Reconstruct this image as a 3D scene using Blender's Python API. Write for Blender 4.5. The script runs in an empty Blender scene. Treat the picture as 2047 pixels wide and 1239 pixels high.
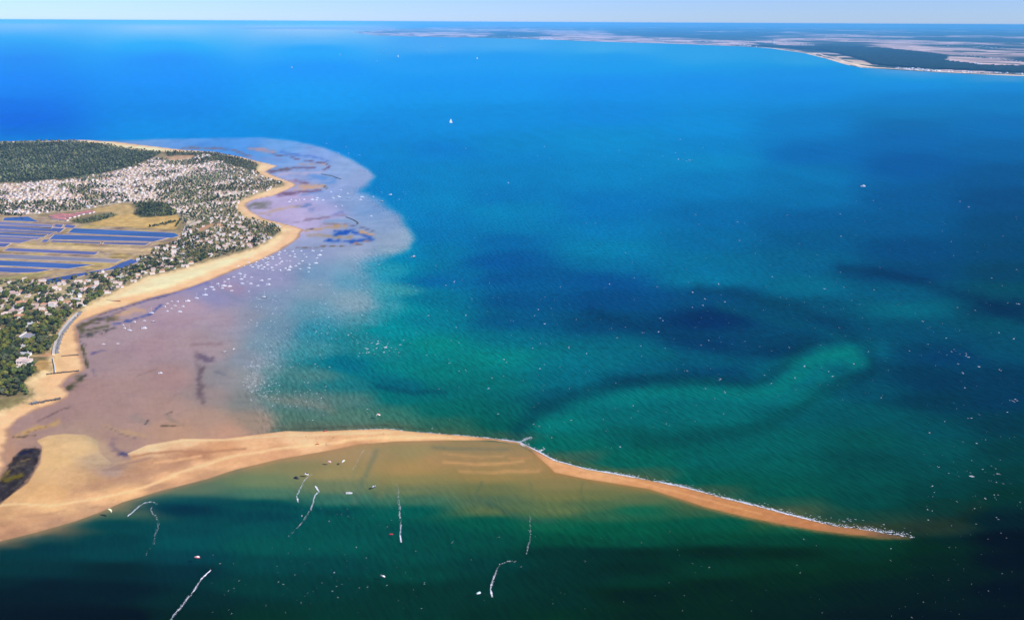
import bpy, bmesh, math, random
import numpy as np
from mathutils import Matrix, Vector

# ------------------------------------------------------------------ camera, sky, sun, exposure
SC = bpy.context.scene
COL = SC.collection
PW, PH = 2047.0, 1239.0            # frame of the photograph (pixels), used to turn sight lines into ground points
CAM_H = 450.0                      # metres above the sea
F_PX = 1600.0                      # focal length in pixels of that frame
PITCH = math.atan(575.0 / F_PX)    # camera looks down by about 20 degrees
ROLL = 0.0050
R_FAR = 136000.0                    # how far the sea sheet reaches
SUN_EL, SUN_AZ = math.radians(37.0), math.radians(120.0)   # azimuth clockwise from +Y (view direction)
SUN_STRENGTH = 5.0
SKY_STRENGTH = 0.10
SKY_TINT = (0.76, 0.99, 1.66)               # the air's slight blue cast, the same in every direction
HAZE_DENSITY = 2.7e-5
HAZE_COLOR = (0.18, 0.64, 1.0, 1.0)

cp, sp = math.cos(PITCH), math.sin(PITCH)
FWD, RIGHT, UP = Vector((0, cp, -sp)), Vector((1, 0, 0)), Vector((0, sp, cp))
ca, sa = math.cos(ROLL), math.sin(ROLL)
ex = RIGHT * ca + UP * sa
ey = RIGHT * -sa + UP * ca
cam_d = bpy.data.cameras.new("camera")
cam = bpy.data.objects.new("camera", cam_d)
COL.objects.link(cam)
m = Matrix.Identity(4)
for i in range(3):
    m[i][0], m[i][1], m[i][2] = ex[i], ey[i], -FWD[i]
m[0][3], m[1][3], m[2][3] = 0, 0, CAM_H
cam.matrix_world = m
cam_d.sensor_fit = 'HORIZONTAL'
cam_d.sensor_width = 36.0
cam_d.lens = 36.0 * F_PX / PW
cam_d.clip_start = 5.0
cam_d.clip_end = 600000.0
SC.camera = cam

world = bpy.data.worlds.new("World")
SC.world = world
world.use_nodes = True
wn, wl = world.node_tree.nodes, world.node_tree.links
bg = wn['Background']
sky = wn.new('ShaderNodeTexSky')
sky.sky_type = 'NISHITA'
sky.sun_disc = False
sky.sun_elevation = SUN_EL
sky.sun_rotation = SUN_AZ
sky.altitude = 450.0
sky.air_density = 1.0
sky.dust_density = 0.0
sky.ozone_density = 6.0
tint = wn.new('ShaderNodeVectorMath')
tint.operation = 'MULTIPLY'
tint.inputs[1].default_value = SKY_TINT
wl.new(sky.outputs[0], tint.inputs[0])
wl.new(tint.outputs[0], bg.inputs['Color'])
bg.inputs['Strength'].default_value = SKY_STRENGTH

sun_d = bpy.data.lights.new("sun", 'SUN')
sun_d.energy = SUN_STRENGTH
sun_d.angle = math.radians(0.5)
sun_d.color = (1.0, 0.95, 0.87)
sun = bpy.data.objects.new("sun", sun_d)
COL.objects.link(sun)
to_sun = Vector((math.sin(SUN_AZ) * math.cos(SUN_EL), math.cos(SUN_AZ) * math.cos(SUN_EL), math.sin(SUN_EL)))
sun.rotation_euler = to_sun.to_track_quat('Z', 'Y').to_euler()
sun.location = (3000, -2000, 3000)

vs = SC.view_settings
vs.view_transform = 'Standard'
vs.look = 'None'
vs.exposure = 0.0
vs.gamma = 1.0
vs.use_curve_mapping = False
SC.cycles.use_denoising = True
SC.cycles.denoiser = 'OPENIMAGEDENOISE'
SC.cycles.denoising_input_passes = 'RGB_ALBEDO_NORMAL'
SC.cycles.denoising_prefilter = 'ACCURATE'
SC.cycles.max_bounces = 8
SC.cycles.diffuse_bounces = 2
SC.cycles.glossy_bounces = 2
SC.cycles.volume_bounces = 4

rng = np.random.default_rng(7)
R = random.Random(11)

# ------------------------------------------------------------------ sight lines <-> ground points
def unproj(px, py, z=0.0):
    px, py = np.asarray(px, float), np.asarray(py, float)
    u, v = px - PW / 2, PH / 2 - py
    u2, v2 = u * ca - v * sa, u * sa + v * ca
    dy, dz = F_PX * cp + v2 * sp, -F_PX * sp + v2 * cp
    t = (z - CAM_H) / dz
    return u2 * t, dy * t

def proj(X, Y, Z=0.0):
    X, Y = np.asarray(X, float), np.asarray(Y, float)
    Z = np.asarray(Z, float) - CAM_H
    d = Y * cp - Z * sp
    u2, v2 = F_PX * X / d, F_PX * (Y * sp + Z * cp) / d
    u, v = u2 * ca + v2 * sa, -u2 * sa + v2 * ca
    return u + PW / 2, PH / 2 - v

def at(px, py, z=0.0):
    x, y = unproj(px, py, z)
    return float(x), float(y)

def mpp(px, py):
    """metres across one photo pixel at that ground point"""
    x, y = at(px, py)
    return math.hypot(math.hypot(x, y), CAM_H) / F_PX

# ------------------------------------------------------------------ small numeric helpers
def lin(c):
    c = np.asarray(c, float) / 255.0
    return np.where(c <= 0.04045, c / 12.92, ((c + 0.055) / 1.055) ** 2.4)

def sstep(a, b, x):
    t = np.clip((x - a) / (b - a), 0, 1)
    return t * t * (3 - 2 * t)

_lat = np.random.default_rng(3).random((256, 256))
def vnoise(x, y):
    xi, yi = np.floor(x).astype(int), np.floor(y).astype(int)
    fx, fy = x - xi, y - yi
    fx, fy = fx * fx * (3 - 2 * fx), fy * fy * (3 - 2 * fy)
    a, b = _lat[xi & 255, yi & 255], _lat[(xi + 1) & 255, yi & 255]
    c, d = _lat[xi & 255, (yi + 1) & 255], _lat[(xi + 1) & 255, (yi + 1) & 255]
    return a + (b - a) * fx + (c - a) * fy + (a - b - c + d) * fx * fy

def fbm(x, y, o=4):
    s, amp, tot = 0, 1.0, 0
    for k in range(o):
        s = s + amp * vnoise(x * 2 ** k + 17.3 * k, y * 2 ** k - 9.1 * k)
        tot += amp
        amp *= 0.55
    return s / tot

def seg_dist(P, X, Y, closed, ysc=1.0, soft=None):
    """distance to a polyline (and the softness of the nearest vertex pair)"""
    P = np.asarray(P, float)
    n = len(P)
    best = np.full(X.shape, 1e30)
    bs = np.zeros(X.shape) if soft is not None else None
    for i in range(n if closed else n - 1):
        ax, ay = P[i]
        bx, by = P[(i + 1) % n]
        ay, by = ay * ysc, by * ysc
        dx, dy = bx - ax, by - ay
        t = np.clip(((X - ax) * dx + (Y * ysc - ay) * dy) / (dx * dx + dy * dy + 1e-9), 0, 1)
        d = (X - ax - t * dx) ** 2 + (Y * ysc - ay - t * dy) ** 2
        if soft is not None:
            k = d < best
            bs = np.where(k, soft[i] * (1 - t) + soft[(i + 1) % n] * t, bs)
        best = np.minimum(best, d)
    best = np.sqrt(best)
    return (best, bs) if soft is not None else best

def inside(P, X, Y):
    P = np.asarray(P, float)
    n = len(P)
    r = np.zeros(X.shape, bool)
    for i in range(n):
        ax, ay = P[i]
        bx, by = P[(i + 1) % n]
        if ay == by:
            continue
        c = (ay > Y) != (by > Y)
        xi = ax + (Y - ay) * (bx - ax) / (by - ay)
        r ^= c & (X < xi)
    return r

def sdf(P, X, Y, ysc=1.0):
    d = seg_dist(P, X, Y, True, ysc)
    return np.where(inside(P, X, Y), d, -d)

def to_ground(P):
    return [at(x, y) for x, y in P]

# ------------------------------------------------------------------ object helpers
def tag(o, label=None, cat=None, group=None, kind=None):
    if label: o['label'] = label
    if cat: o['category'] = cat
    if group: o['group'] = group
    if kind: o['kind'] = kind
    return o

def link(name, me, parent=None, loc=None, rz=None):
    o = bpy.data.objects.new(name, me)
    COL.objects.link(o)
    if parent is not None: o.parent = parent
    if loc is not None: o.location = loc
    if rz is not None: o.rotation_euler = (0, 0, rz)
    return o

def empty(name, loc, rz=0.0, s=1.0):
    o = bpy.data.objects.new(name, None)
    COL.objects.link(o)
    o.location = loc
    o.rotation_euler = (0, 0, rz)
    o.scale = (s, s, s)
    o.empty_display_size = 0.5
    return o

def mesh_np(name, V, Fq, mats, mat_idx=None, col=None, smooth=False, extra=None):
    """mesh from numpy arrays; Fq is (n,3) or (n,4); col is per-vertex linear rgb"""
    V = np.asarray(V, np.float32)
    Fq = np.asarray(Fq, np.int32)
    me = bpy.data.meshes.new(name)
    me.vertices.add(len(V))
    me.vertices.foreach_set('co', V.ravel())
    k = Fq.shape[1]
    me.loops.add(Fq.size)
    me.loops.foreach_set('vertex_index', Fq.ravel())
    me.polygons.add(len(Fq))
    me.polygons.foreach_set('loop_start', np.arange(0, Fq.size, k, dtype=np.int32))
    me.polygons.foreach_set('loop_total', np.full(len(Fq), k, dtype=np.int32))
    for mt in (mats if isinstance(mats, (list, tuple)) else [mats]):
        me.materials.append(mt)
    if mat_idx is not None:
        me.polygons.foreach_set('material_index', np.asarray(mat_idx, np.int32))
    me.update(calc_edges=True)
    if smooth:
        me.polygons.foreach_set('use_smooth', np.ones(len(Fq), bool))
    if col is not None:
        a = me.attributes.new('Col', 'FLOAT_COLOR', 'POINT')
        c4 = np.ones((len(V), 4), np.float32)
        c4[:, :3] = col
        a.data.foreach_set('color', c4.ravel())
    for nm, arr in (extra or {}).items():
        a = me.attributes.new(nm, 'FLOAT', 'POINT')
        a.data.foreach_set('value', np.asarray(arr, np.float32))
    me.validate()
    return me

def poly_mesh(name, V, faces, mat):
    me = bpy.data.meshes.new(name)
    me.from_pydata([tuple(map(float, v)) for v in V], [], faces)
    for mt in (mat if isinstance(mat, (list, tuple)) else [mat]):
        me.materials.append(mt)
    me.update()
    return me

# ------------------------------------------------------------------ materials
def new_mat(name):
    mt = bpy.data.materials.new(name)
    mt.use_nodes = True
    nt = mt.node_tree
    return mt, nt.nodes, nt.links, nt.nodes['Principled BSDF']

def nd(N, t, **kw):
    n = N.new(t)
    for k, v in kw.items():
        setattr(n, k, v)
    return n

def noise(N, L, vec, scale, detail=3.0, rough=0.55):
    n = nd(N, 'ShaderNodeTexNoise')
    n.inputs['Scale'].default_value = scale
    n.inputs['Detail'].default_value = detail
    n.inputs['Roughness'].default_value = rough
    if vec is not None: L.new(vec, n.inputs['Vector'])
    return n.outputs['Fac']

def maprange(N, L, v, a, b, c, d):
    n = nd(N, 'ShaderNodeMapRange')
    n.inputs['From Min'].default_value, n.inputs['From Max'].default_value = a, b
    n.inputs['To Min'].default_value, n.inputs['To Max'].default_value = c, d
    L.new(v, n.inputs['Value'])
    return n.outputs['Result']

def math2(N, L, op, a, b):
    n = nd(N, 'ShaderNodeMath', operation=op)
    for i, x in enumerate((a, b)):
        if isinstance(x, (int, float)): n.inputs[i].default_value = x
        else: L.new(x, n.inputs[i])
    return n.outputs[0]

def scale_col(N, L, col, fac):
    n = nd(N, 'ShaderNodeVectorMath', operation='SCALE')
    L.new(col, n.inputs[0])
    L.new(fac, n.inputs['Scale'])
    return n.outputs[0]

def mapped(N, L, vec, rot, sc):
    n = nd(N, 'ShaderNodeMapping', vector_type='TEXTURE')   # rotate first, then divide by the scale
    n.inputs['Rotation'].default_value = (0, 0, rot)
    n.inputs['Scale'].default_value = sc
    L.new(vec, n.inputs['Vector'])
    return n.outputs[0]

def flat_mat(name, rgb, rough=0.7, var=0.12, scale=0.6, spec=0.3):
    """painted / built surface: one base colour with slight wear"""
    mt, N, L, b = new_mat(name)
    g = nd(N, 'ShaderNodeNewGeometry')
    oi = nd(N, 'ShaderNodeObjectInfo')
    f = maprange(N, L, noise(N, L, g.outputs['Position'], scale), 0.25, 0.75, 1 - var, 1 + var)
    f2 = maprange(N, L, oi.outputs['Random'], 0, 1, 1 - var * 0.8, 1 + var * 0.8)
    c = nd(N, 'ShaderNodeRGB')
    c.outputs[0].default_value = (*rgb, 1)
    L.new(scale_col(N, L, c.outputs[0], math2(N, L, 'MULTIPLY', f, f2)), b.inputs['Base Color'])
    b.inputs['Roughness'].default_value = rough
    b.inputs['Specular IOR Level'].default_value = spec
    return mt

def attr_mat(name, rough=0.9, spec=0.15, nscale=0.08, var=0.15, bump=0.0, bscale=0.3, fine=0.9):
    mt, N, L, b = new_mat(name)
    a = nd(N, 'ShaderNodeAttribute', attribute_name='Col')
    g = nd(N, 'ShaderNodeNewGeometry')
    P = g.outputs['Position']
    n1 = noise(N, L, P, nscale, 5.0, 0.6)
    n2 = noise(N, L, P, fine, 3.0, 0.6)
    f = math2(N, L, 'MULTIPLY', maprange(N, L, n1, 0.3, 0.7, 1 - var, 1 + var), maprange(N, L, n2, 0.3, 0.7, 1 - var * 0.6, 1 + var * 0.6))
    L.new(scale_col(N, L, a.outputs['Color'], f), b.inputs['Base Color'])
    b.inputs['Roughness'].default_value = rough
    b.inputs['Specular IOR Level'].default_value = spec
    if bump:
        bn = nd(N, 'ShaderNodeBump')
        bn.inputs['Strength'].default_value = 1.0
        bn.inputs['Distance'].default_value = bump
        L.new(noise(N, L, P, bscale, 4.0, 0.6), bn.inputs['Height'])
        L.new(bn.outputs[0], b.inputs['Normal'])
    return mt

def water_mat():
    mt, N, L, b = new_mat('sea_water')
    a = nd(N, 'ShaderNodeAttribute', attribute_name='Col')
    w = nd(N, 'ShaderNodeAttribute', attribute_name='wave')
    g = nd(N, 'ShaderNodeNewGeometry')
    P = g.outputs['Position']
    # wind sea: crests run along (0.48,-0.88); short across, long along
    rot = math.atan2(-0.88, 0.48)
    v1 = mapped(N, L, P, rot, (15.0, 4.2, 1))
    n1 = noise(N, L, v1, 1.0, 1.5, 0.45)
    v2 = mapped(N, L, P, rot + 0.35, (6.0, 1.9, 1))
    n2 = noise(N, L, v2, 1.0, 3.0, 0.6)
    v3 = mapped(N, L, P, rot - 0.25, (160.0, 55.0, 1))
    n3 = noise(N, L, v3, 1.0, 3.0, 0.6)
    h = math2(N, L, 'ADD', math2(N, L, 'MULTIPLY', n1, 1.15), math2(N, L, 'MULTIPLY', n2, 0.35))
    h = math2(N, L, 'MULTIPLY', h, w.outputs['Fac'])
    bn = nd(N, 'ShaderNodeBump')
    bn.inputs['Strength'].default_value = 1.0
    bn.inputs['Distance'].default_value = 1.0
    L.new(h, bn.inputs['Height'])
    L.new(bn.outputs[0], b.inputs['Normal'])
    # slow mottling of the turbid water
    f = maprange(N, L, n3, 0.3, 0.7, 0.94, 1.06)
    # ripple light and shade painted into the base colour: crests lighter, troughs darker
    cr = math2(N, L, 'ADD', math2(N, L, 'MULTIPLY', n1, 0.75), math2(N, L, 'MULTIPLY', n2, 0.25))
    amp = math2(N, L, 'MULTIPLY', math2(N, L, 'SUBTRACT', cr, 0.5), math2(N, L, 'MULTIPLY', w.outputs['Fac'], 1.15))
    f = math2(N, L, 'MULTIPLY', f, math2(N, L, 'ADD', amp, 1.0))
    L.new(scale_col(N, L, a.outputs['Color'], f), b.inputs['Base Color'])
    b.inputs['Roughness'].default_value = 0.28
    b.inputs['IOR'].default_value = 1.33
    b.inputs['Specular IOR Level'].default_value = 0.0
    return mt

# ------------------------------------------------------------------ haze: one closed box of thin air round everything
def build_haze():
    X, Y0, Y1, Z0, Z1 = 225000, -4000, 140000, -3.0, CAM_H + 6.0
    V = [(x, y, z) for z in (Z0, Z1) for x, y in ((-X, Y0), (X, Y0), (X, Y1), (-X, Y1))]
    Fc = [(3, 2, 1, 0), (4, 5, 6, 7), (0, 1, 5, 4), (1, 2, 6, 5), (2, 3, 7, 6), (3, 0, 4, 7)]
    mt = bpy.data.materials.new('haze_air')
    mt.use_nodes = True
    N, L = mt.node_tree.nodes, mt.node_tree.links
    N.remove(N['Principled BSDF'])
    pv = N.new('ShaderNodeVolumePrincipled')
    pv.inputs['Color'].default_value = HAZE_COLOR
    pv.inputs['Density'].default_value = HAZE_DENSITY
    pv.inputs['Anisotropy'].default_value = -0.15
    L.new(pv.outputs[0], N['Material Output'].inputs['Volume'])
    o = link('haze', poly_mesh('haze', V, Fc, mt))
    tag(o, 'thin blue summer haze over the sea and the far coast', None, None, 'stuff')

# ------------------------------------------------------------------ the lie of the land, read off the photograph as sight lines
SHORE = [(-500,292),(-100,286),(0,283),(98,281.5),(166,279.5),(234,284),(293,291),(369,300),(405,302),(436,304.5),(455,309),(480,313),
 (506,320),(536,327),(556,332),(541,338),(531,343),(541,348),(570,360),(588,366),(594,371),(572,381),(546,392),(506,400),(494,407),
 (493,413),(499,420),(512,428),(527,436),(552,443),(588,452),(609,459),(601,466),(600,474),(586,485),(566,498),(527,518),(478,537),
 (429,557),(400,568),(361,582),(313,593),(274,605),(234,617),(195,630),(168,640),(151,650),(157,664),(160,692),(164,705),(168,723),
 (172,740),(154,748),(134,758),(125,770),(140,785),(135,796),(109,809),(68,822),(34,840),(22,856),(22,875),(10,906),(15,925),(0,952),
 (-60,990),(-500,1200)]
VEG = [(-500,297),(0,288),(98,284.5),(147,284),(205,289),(244,297),(293,303),(332,304.5),(400,306),(428,306),(445,310),(468,315),
 (495,322),(519,331),(511,344),(536,357),(570,367),(567,373),(540,382),(506,393),(487,400),(474,411),(475,424),(489,436),(521,445),
 (558,454),(562,467),(540,485),(509,500),(460,514),(399,530),(350,545),(293,558),(254,574),(215,595),(188,607),(160,625),(145,631),
 (125,656),(113,671),(107,701),(105,722),(104,744),(84,748),(66,757),(51,770),(64,778),(72,791),(64,803),(33,815),(0,827),(-60,850),
 (-500,1050)]
SPIT_S = [(-500,1265),(-100,1120),(0,1082),(73,1064),(147,1043),(200,1024),(244,1004),(318,982),(415,957),(473,938),(561,917),
 (660,900),(717,888),(794,882),(888,880),(983,880),(1039,888),(1062,900),(1077,915),(1100,935),(1108,944),(1171,957),(1234,967),
 (1297,977),(1409,1013),(1482,1031),(1555,1046),(1628,1059),(1701,1068),(1774,1074),(1818,1074)]
SPIT_N = [(1774,1066),(1738,1059),(1665,1050),(1592,1032),(1519,1013),(1446,995),(1373,975),(1300,960),(1234,948),(1171,937),
 (1108,920),(1077,903),(1039,884),(983,876),(920,870),(841,864),(772,857),(700,859),(620,862),(571,861),(522,867),(449,876),(366,876),
 (293,889),(254,906),(262,918),(225,925),(200,905),(196,880),(170,868),(130,866),(95,870),(72,880),(84,893),(80,925),(55,965),(20,990),
 (0,1008),(-60,1040),(-500,1200)]
SPIT = SPIT_S + SPIT_N
# shallow flats and shoal of the bay, with the softness (px) of their seaward edge
FLATS = [((380,276),5),((430,275),5),((520,274),5),((590,282),6),((650,296),6),((700,317),7),((735,339),7),((753,354),8),((742,366),14),
 ((729,382),22),((765,402),18),((802,431),18),((826,465),16),((834,480),14),((821,497),14),((790,512),20),((741,526),30),((770,560),50),
 ((790,610),55),((740,640),55),((660,655),60),((590,700),50),((550,750),40),((515,785),22),((545,812),22),((565,852),30),((540,868),14),((500,880),10),
 ((300,955),10),((200,985),10),((0,1030),10),((-500,1170),20),((-500,300),20)]
SEA_N = """25,48,185,225,250;25,55,130,205,250;25,65,110,190,252;25,75,70,180,250;25,85,40,170,248;25,95,30,155,250;25,120,25,145,250;25,160,25,140,252;25,185,10,135,245;25,210,0,120,235;25,240,0,112,230;25,265,0,115,222;25,280,0,130,222;25,320,0,130,222
325,50,160,220,250;325,60,120,200,252;325,75,90,190,252;325,90,35,175,255;325,120,38,152,255;325,160,32,150,255;325,190,20,146,245;325,220,0,140,235;325,260,0,145,235;325,290,0,140,225
625,50,170,222,250;625,65,130,200,252;625,80,95,188,255;625,100,45,170,255;625,140,40,157,255;625,180,33,160,250;625,210,26,158,245;625,235,0,150,232;625,265,0,142,226;625,300,0,138,222;625,700,60,140,155;625,750,75,130,135;625,800,95,125,125;625,830,80,120,112;625,855,90,110,100
785,265,0,140,225;785,300,0,138,215;785,350,0,131,206;785,380,10,130,204;785,440,0,132,200;785,500,0,138,190;785,540,40,152,182;785,580,60,153,170;785,620,20,145,163;785,660,5,140,155;785,700,20,130,140;785,740,0,126,130;785,770,0,98,116;785,795,0,110,115;785,830,55,118,108;785,852,80,110,95
705,640,60,145,165;705,680,30,130,150;705,730,0,115,140;705,770,30,118,130;705,800,80,123,122;705,835,80,122,112;705,855,100,112,100
875,90,80,175,250;875,120,45,162,250;875,180,30,155,248;875,250,0,145,235;875,300,0,131,220;875,350,0,134,210;875,400,0,134,205;875,440,0,126,200;875,470,0,120,190;875,500,0,120,180;875,540,0,119,170;875,560,0,106,164;875,600,0,114,150;875,640,0,124,150;875,690,0,134,135;875,750,0,120,122;875,780,0,105,112;875,820,10,104,102;875,850,40,102,92;875,866,70,98,80
1015,90,80,178,248;1015,120,45,162,248;1015,180,30,155,248;1015,230,0,145,235;1015,300,0,138,216;1015,350,0,130,206;1015,390,0,124,200;1015,420,5,138,200;1015,460,0,124,190;1015,480,0,106,180;1015,520,0,92,165;1015,560,0,94,155;1015,600,0,86,140;1015,640,0,90,136;1015,680,0,110,135;1015,720,0,130,130;1015,770,0,110,112;1015,820,0,97,97;1015,850,0,90,86;1015,872,50,92,78
1125,720,0,116,130;1125,760,0,106,120;1125,790,0,90,106;1125,808,0,82,96;1125,850,0,113,106;1125,890,0,104,90;1125,910,55,95,75
1215,95,75,178,245;1215,120,40,162,244;1215,180,25,150,245;1215,230,0,142,235;1215,280,0,144,221;1215,350,0,135,210;1215,410,0,121,200;1215,460,0,125,194;1215,500,0,128,184;1215,530,0,114,170;1215,560,0,92,155;1215,600,0,80,136;1215,650,0,76,116;1215,690,0,98,120;1215,730,0,108,121
1275,740,0,94,115;1275,762,0,68,92;1275,790,0,108,114;1275,830,0,100,100;1275,870,0,92,85;1275,920,0,98,82;1275,945,50,95,72
1415,100,60,170,240;1415,180,0,150,240;1415,250,0,145,230;1415,300,0,135,215;1415,322,5,139,210;1415,370,0,126,200;1415,430,0,111,182;1415,480,0,110,174;1415,530,0,110,160;1415,558,0,118,160;1415,590,0,82,130;1415,640,0,56,102;1415,680,0,70,106;1415,720,0,88,110
1425,745,0,72,102;1425,760,0,66,88;1425,790,0,108,111;1425,830,0,106,104;1425,860,0,91,89;1425,920,0,95,87;1425,960,0,88,72;1425,980,50,90,66
1575,705,0,62,92;1575,740,0,98,114;1575,790,0,108,110;1575,830,0,91,95;1575,880,0,95,89;1575,930,0,90,80;1575,980,0,85,70;1575,1005,26,85,66;1575,1018,70,88,60
1615,115,60,168,236;1615,150,15,152,236;1615,180,0,145,235;1615,250,0,131,215;1615,310,0,112,195;1615,345,0,118,190;1615,400,0,115,184;1615,440,0,97,165;1615,480,0,95,155;1615,520,0,100,150;1615,580,0,108,144;1615,610,0,86,121;1615,650,0,76,110;1615,690,0,68,97;1615,720,0,100,113;1615,750,0,112,118
1725,700,0,106,122;1725,740,0,78,98;1725,780,0,80,95;1725,830,0,85,89;1725,880,0,84,78;1725,920,0,74,70;1725,960,0,79,70;1725,1000,0,75,65;1725,1040,22,70,55;1725,1052,60,70,46
1815,142,90,165,228;1815,155,50,158,228;1815,168,0,148,233;1815,200,0,134,218;1815,230,0,128,204;1815,250,0,114,190;1815,280,0,110,190;1815,330,0,97,176;1815,400,0,95,165;1815,450,0,93,158;1815,500,0,80,140;1815,550,0,76,126;1815,580,0,92,129;1815,620,0,103,128;1815,660,0,82,111;1815,700,0,70,96;1815,740,0,62,84
1875,710,0,66,99;1875,760,0,60,85;1875,800,0,61,78;1875,860,0,79,84;1875,900,0,81,79;1875,940,0,74,70;1875,980,5,65,60;1875,1010,15,58,48;1875,1060,34,58,44;1875,1090,5,36,38;1875,1120,2,30,32;1875,1160,2,25,25;1875,1200,3,22,18;1875,1235,4,18,12;1875,1400,4,18,12
2015,158,80,160,220;2015,172,10,142,225;2015,200,0,131,210;2015,250,0,118,198;2015,300,0,106,180;2015,350,0,93,161;2015,400,0,83,146;2015,450,0,80,136;2015,500,0,77,128;2015,550,0,73,112;2015,580,0,80,106;2015,620,0,62,96;2015,650,0,82,104;2015,700,0,80,102;2015,760,0,61,85;2015,800,0,60,84;2015,850,0,60,70;2015,900,0,62,62;2015,950,10,60,55;2015,990,10,54,45;2015,1040,5,36,38;2015,1080,0,20,29;2015,1120,2,15,22;2015,1180,2,15,15;2015,1235,4,16,12;2015,1400,4,16,12"""
SEA_S = """25,1088,70,76,70;25,1100,5,55,66;25,1140,0,52,60;25,1165,0,39,50;25,1190,0,29,42;25,1240,0,26,40;25,1420,0,23,36
85,1062,110,100,82;85,1074,30,70,75;85,1092,0,55,68;85,1140,0,50,60;85,1170,0,30,45;85,1235,0,21,35;85,1420,0,21,35
225,1018,112,115,94;225,1030,60,95,85;225,1045,0,66,76;225,1080,0,62,72;225,1110,0,66,75;225,1135,0,41,51;225,1180,0,31,45;225,1235,0,19,30;225,1420,0,19,30
375,980,96,120,100;375,1000,22,85,90;375,1015,0,50,72;375,1060,0,70,80;375,1085,0,77,84;375,1115,0,64,76;375,1140,0,47,59;375,1200,0,44,50;375,1235,0,39,42;375,1420,0,39,42
525,935,134,130,96;525,960,110,128,96;525,988,75,118,100;525,1006,0,76,81;525,1030,0,66,80;525,1060,0,79,84;525,1090,0,84,82;525,1130,0,68,72;525,1170,0,59,60;525,1235,0,50,45;525,1420,0,50,45
675,905,164,140,105;675,950,150,138,98;675,972,108,124,96;675,1000,58,112,100;675,1020,0,81,81;675,1060,0,80,80;675,1090,0,84,82;675,1130,0,66,70;675,1170,0,57,58;675,1235,0,54,50;675,1420,0,54,50
825,895,152,138,100;825,940,164,138,92;825,960,140,132,90;825,980,106,120,90;825,1000,68,113,94;825,1020,5,90,84;825,1060,0,76,75;825,1110,0,75,72;825,1150,0,68,64;825,1180,0,52,50;825,1235,0,54,51;825,1420,0,54,51
975,890,150,130,96;975,950,150,130,85;975,980,106,115,80;975,1000,80,106,84;975,1020,88,108,76;975,1042,4,86,75;975,1080,0,75,70;975,1130,0,62,62;975,1180,0,54,52;975,1235,0,48,45;975,1420,0,48,45
1125,950,150,128,86;1125,970,135,125,85;1125,990,115,118,78;1125,1020,94,113,78;1125,1050,18,94,74;1125,1080,0,75,62;1125,1100,0,50,51;1125,1150,0,50,50;1125,1200,0,48,46;1125,1235,0,50,42;1125,1420,0,50,42
1275,975,125,120,82;1275,1000,90,111,80;1275,1020,20,100,79;1275,1060,0,85,68;1275,1085,0,77,64;1275,1102,0,43,41;1275,1140,0,43,41;1275,1160,0,52,47;1275,1190,0,36,31;1275,1235,0,39,34;1275,1420,0,39,34
1425,1012,75,96,70;1425,1022,50,94,72;1425,1045,0,84,70;1425,1080,0,71,58;1425,1100,0,40,39;1425,1140,2,56,47;1425,1170,0,39,33;1425,1200,2,41,32;1425,1235,4,41,25;1425,1420,4,41,25
1575,1045,60,88,60;1575,1055,18,84,65;1575,1080,0,65,55;1575,1105,0,41,36;1575,1130,2,51,41;1575,1160,2,44,35;1575,1200,2,37,26;1575,1235,4,34,18;1575,1420,4,34,18
1725,1078,20,62,48;1725,1085,0,60,50;1725,1110,0,52,45;1725,1140,0,44,32;1725,1180,2,34,22;1725,1235,3,29,15;1725,1420,3,29,15
1875,1090,5,45,38;1875,1120,2,39,32;1875,1160,2,34,25;1875,1200,3,31,18;1875,1235,4,27,12;1875,1420,4,27,12
2015,1080,0,29,29;2015,1120,2,24,22;2015,1180,2,24,15;2015,1235,4,25,12;2015,1420,4,25,12
1200,965,130,122,84;1200,990,105,115,78;1200,1010,74,106,78;1200,1030,45,98,76;1200,1060,0,86,68;1200,1085,0,76,62;1200,1101,0,46,48;1200,1150,0,46,46;1200,1235,0,44,40"""
FLAT_P = """480,284,80,150,225;560,290,105,163,225;640,310,128,165,222;700,330,138,170,215;735,350,142,168,210;650,385,140,165,214;705,400,132,162,206;740,420,118,156,202;600,400,178,168,208;560,420,180,170,208;600,440,185,175,212;650,420,165,168,210;760,450,130,160,198;700,480,142,160,198;780,480,145,165,190;815,480,132,165,188
640,505,142,158,194;560,525,155,156,190;705,505,150,165,190;705,532,120,160,186;705,560,92,155,180;785,500,140,168,188;785,520,95,158,184;785,545,42,153,184;625,550,112,150,181;545,560,146,151,185;500,560,148,148,182;625,582,130,155,175;705,600,128,160,174;785,580,62,154,170;625,620,96,150,170;545,600,126,150,175;545,650,110,146,166;450,575,150,140,172;420,590,138,142,182;500,640,140,146,162;625,660,52,140,160;545,700,115,150,165;500,720,135,148,160;545,750,116,148,155;500,760,140,146,146;545,790,108,140,140
380,610,172,150,165;450,640,166,150,163;330,640,168,146,158;250,670,166,146,152;380,690,162,142,146;300,690,165,140,145;430,700,160,145,150;200,720,162,140,142;350,760,168,138,134;250,780,165,138,132;450,760,140,138,142;430,790,148,134,130;490,800,125,132,128;500,840,152,136,118;420,840,170,142,124;330,820,172,142,130;250,820,165,138,130;180,790,164,134,128;120,830,160,132,126;60,850,165,136,128;350,862,185,148,122;450,862,192,150,124;150,855,168,142,127;230,870,165,135,124;170,890,190,162,130;20,900,178,138,112;60,890,165,135,120;0,960,150,120,95;-200,900,170,140,120"""
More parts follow.
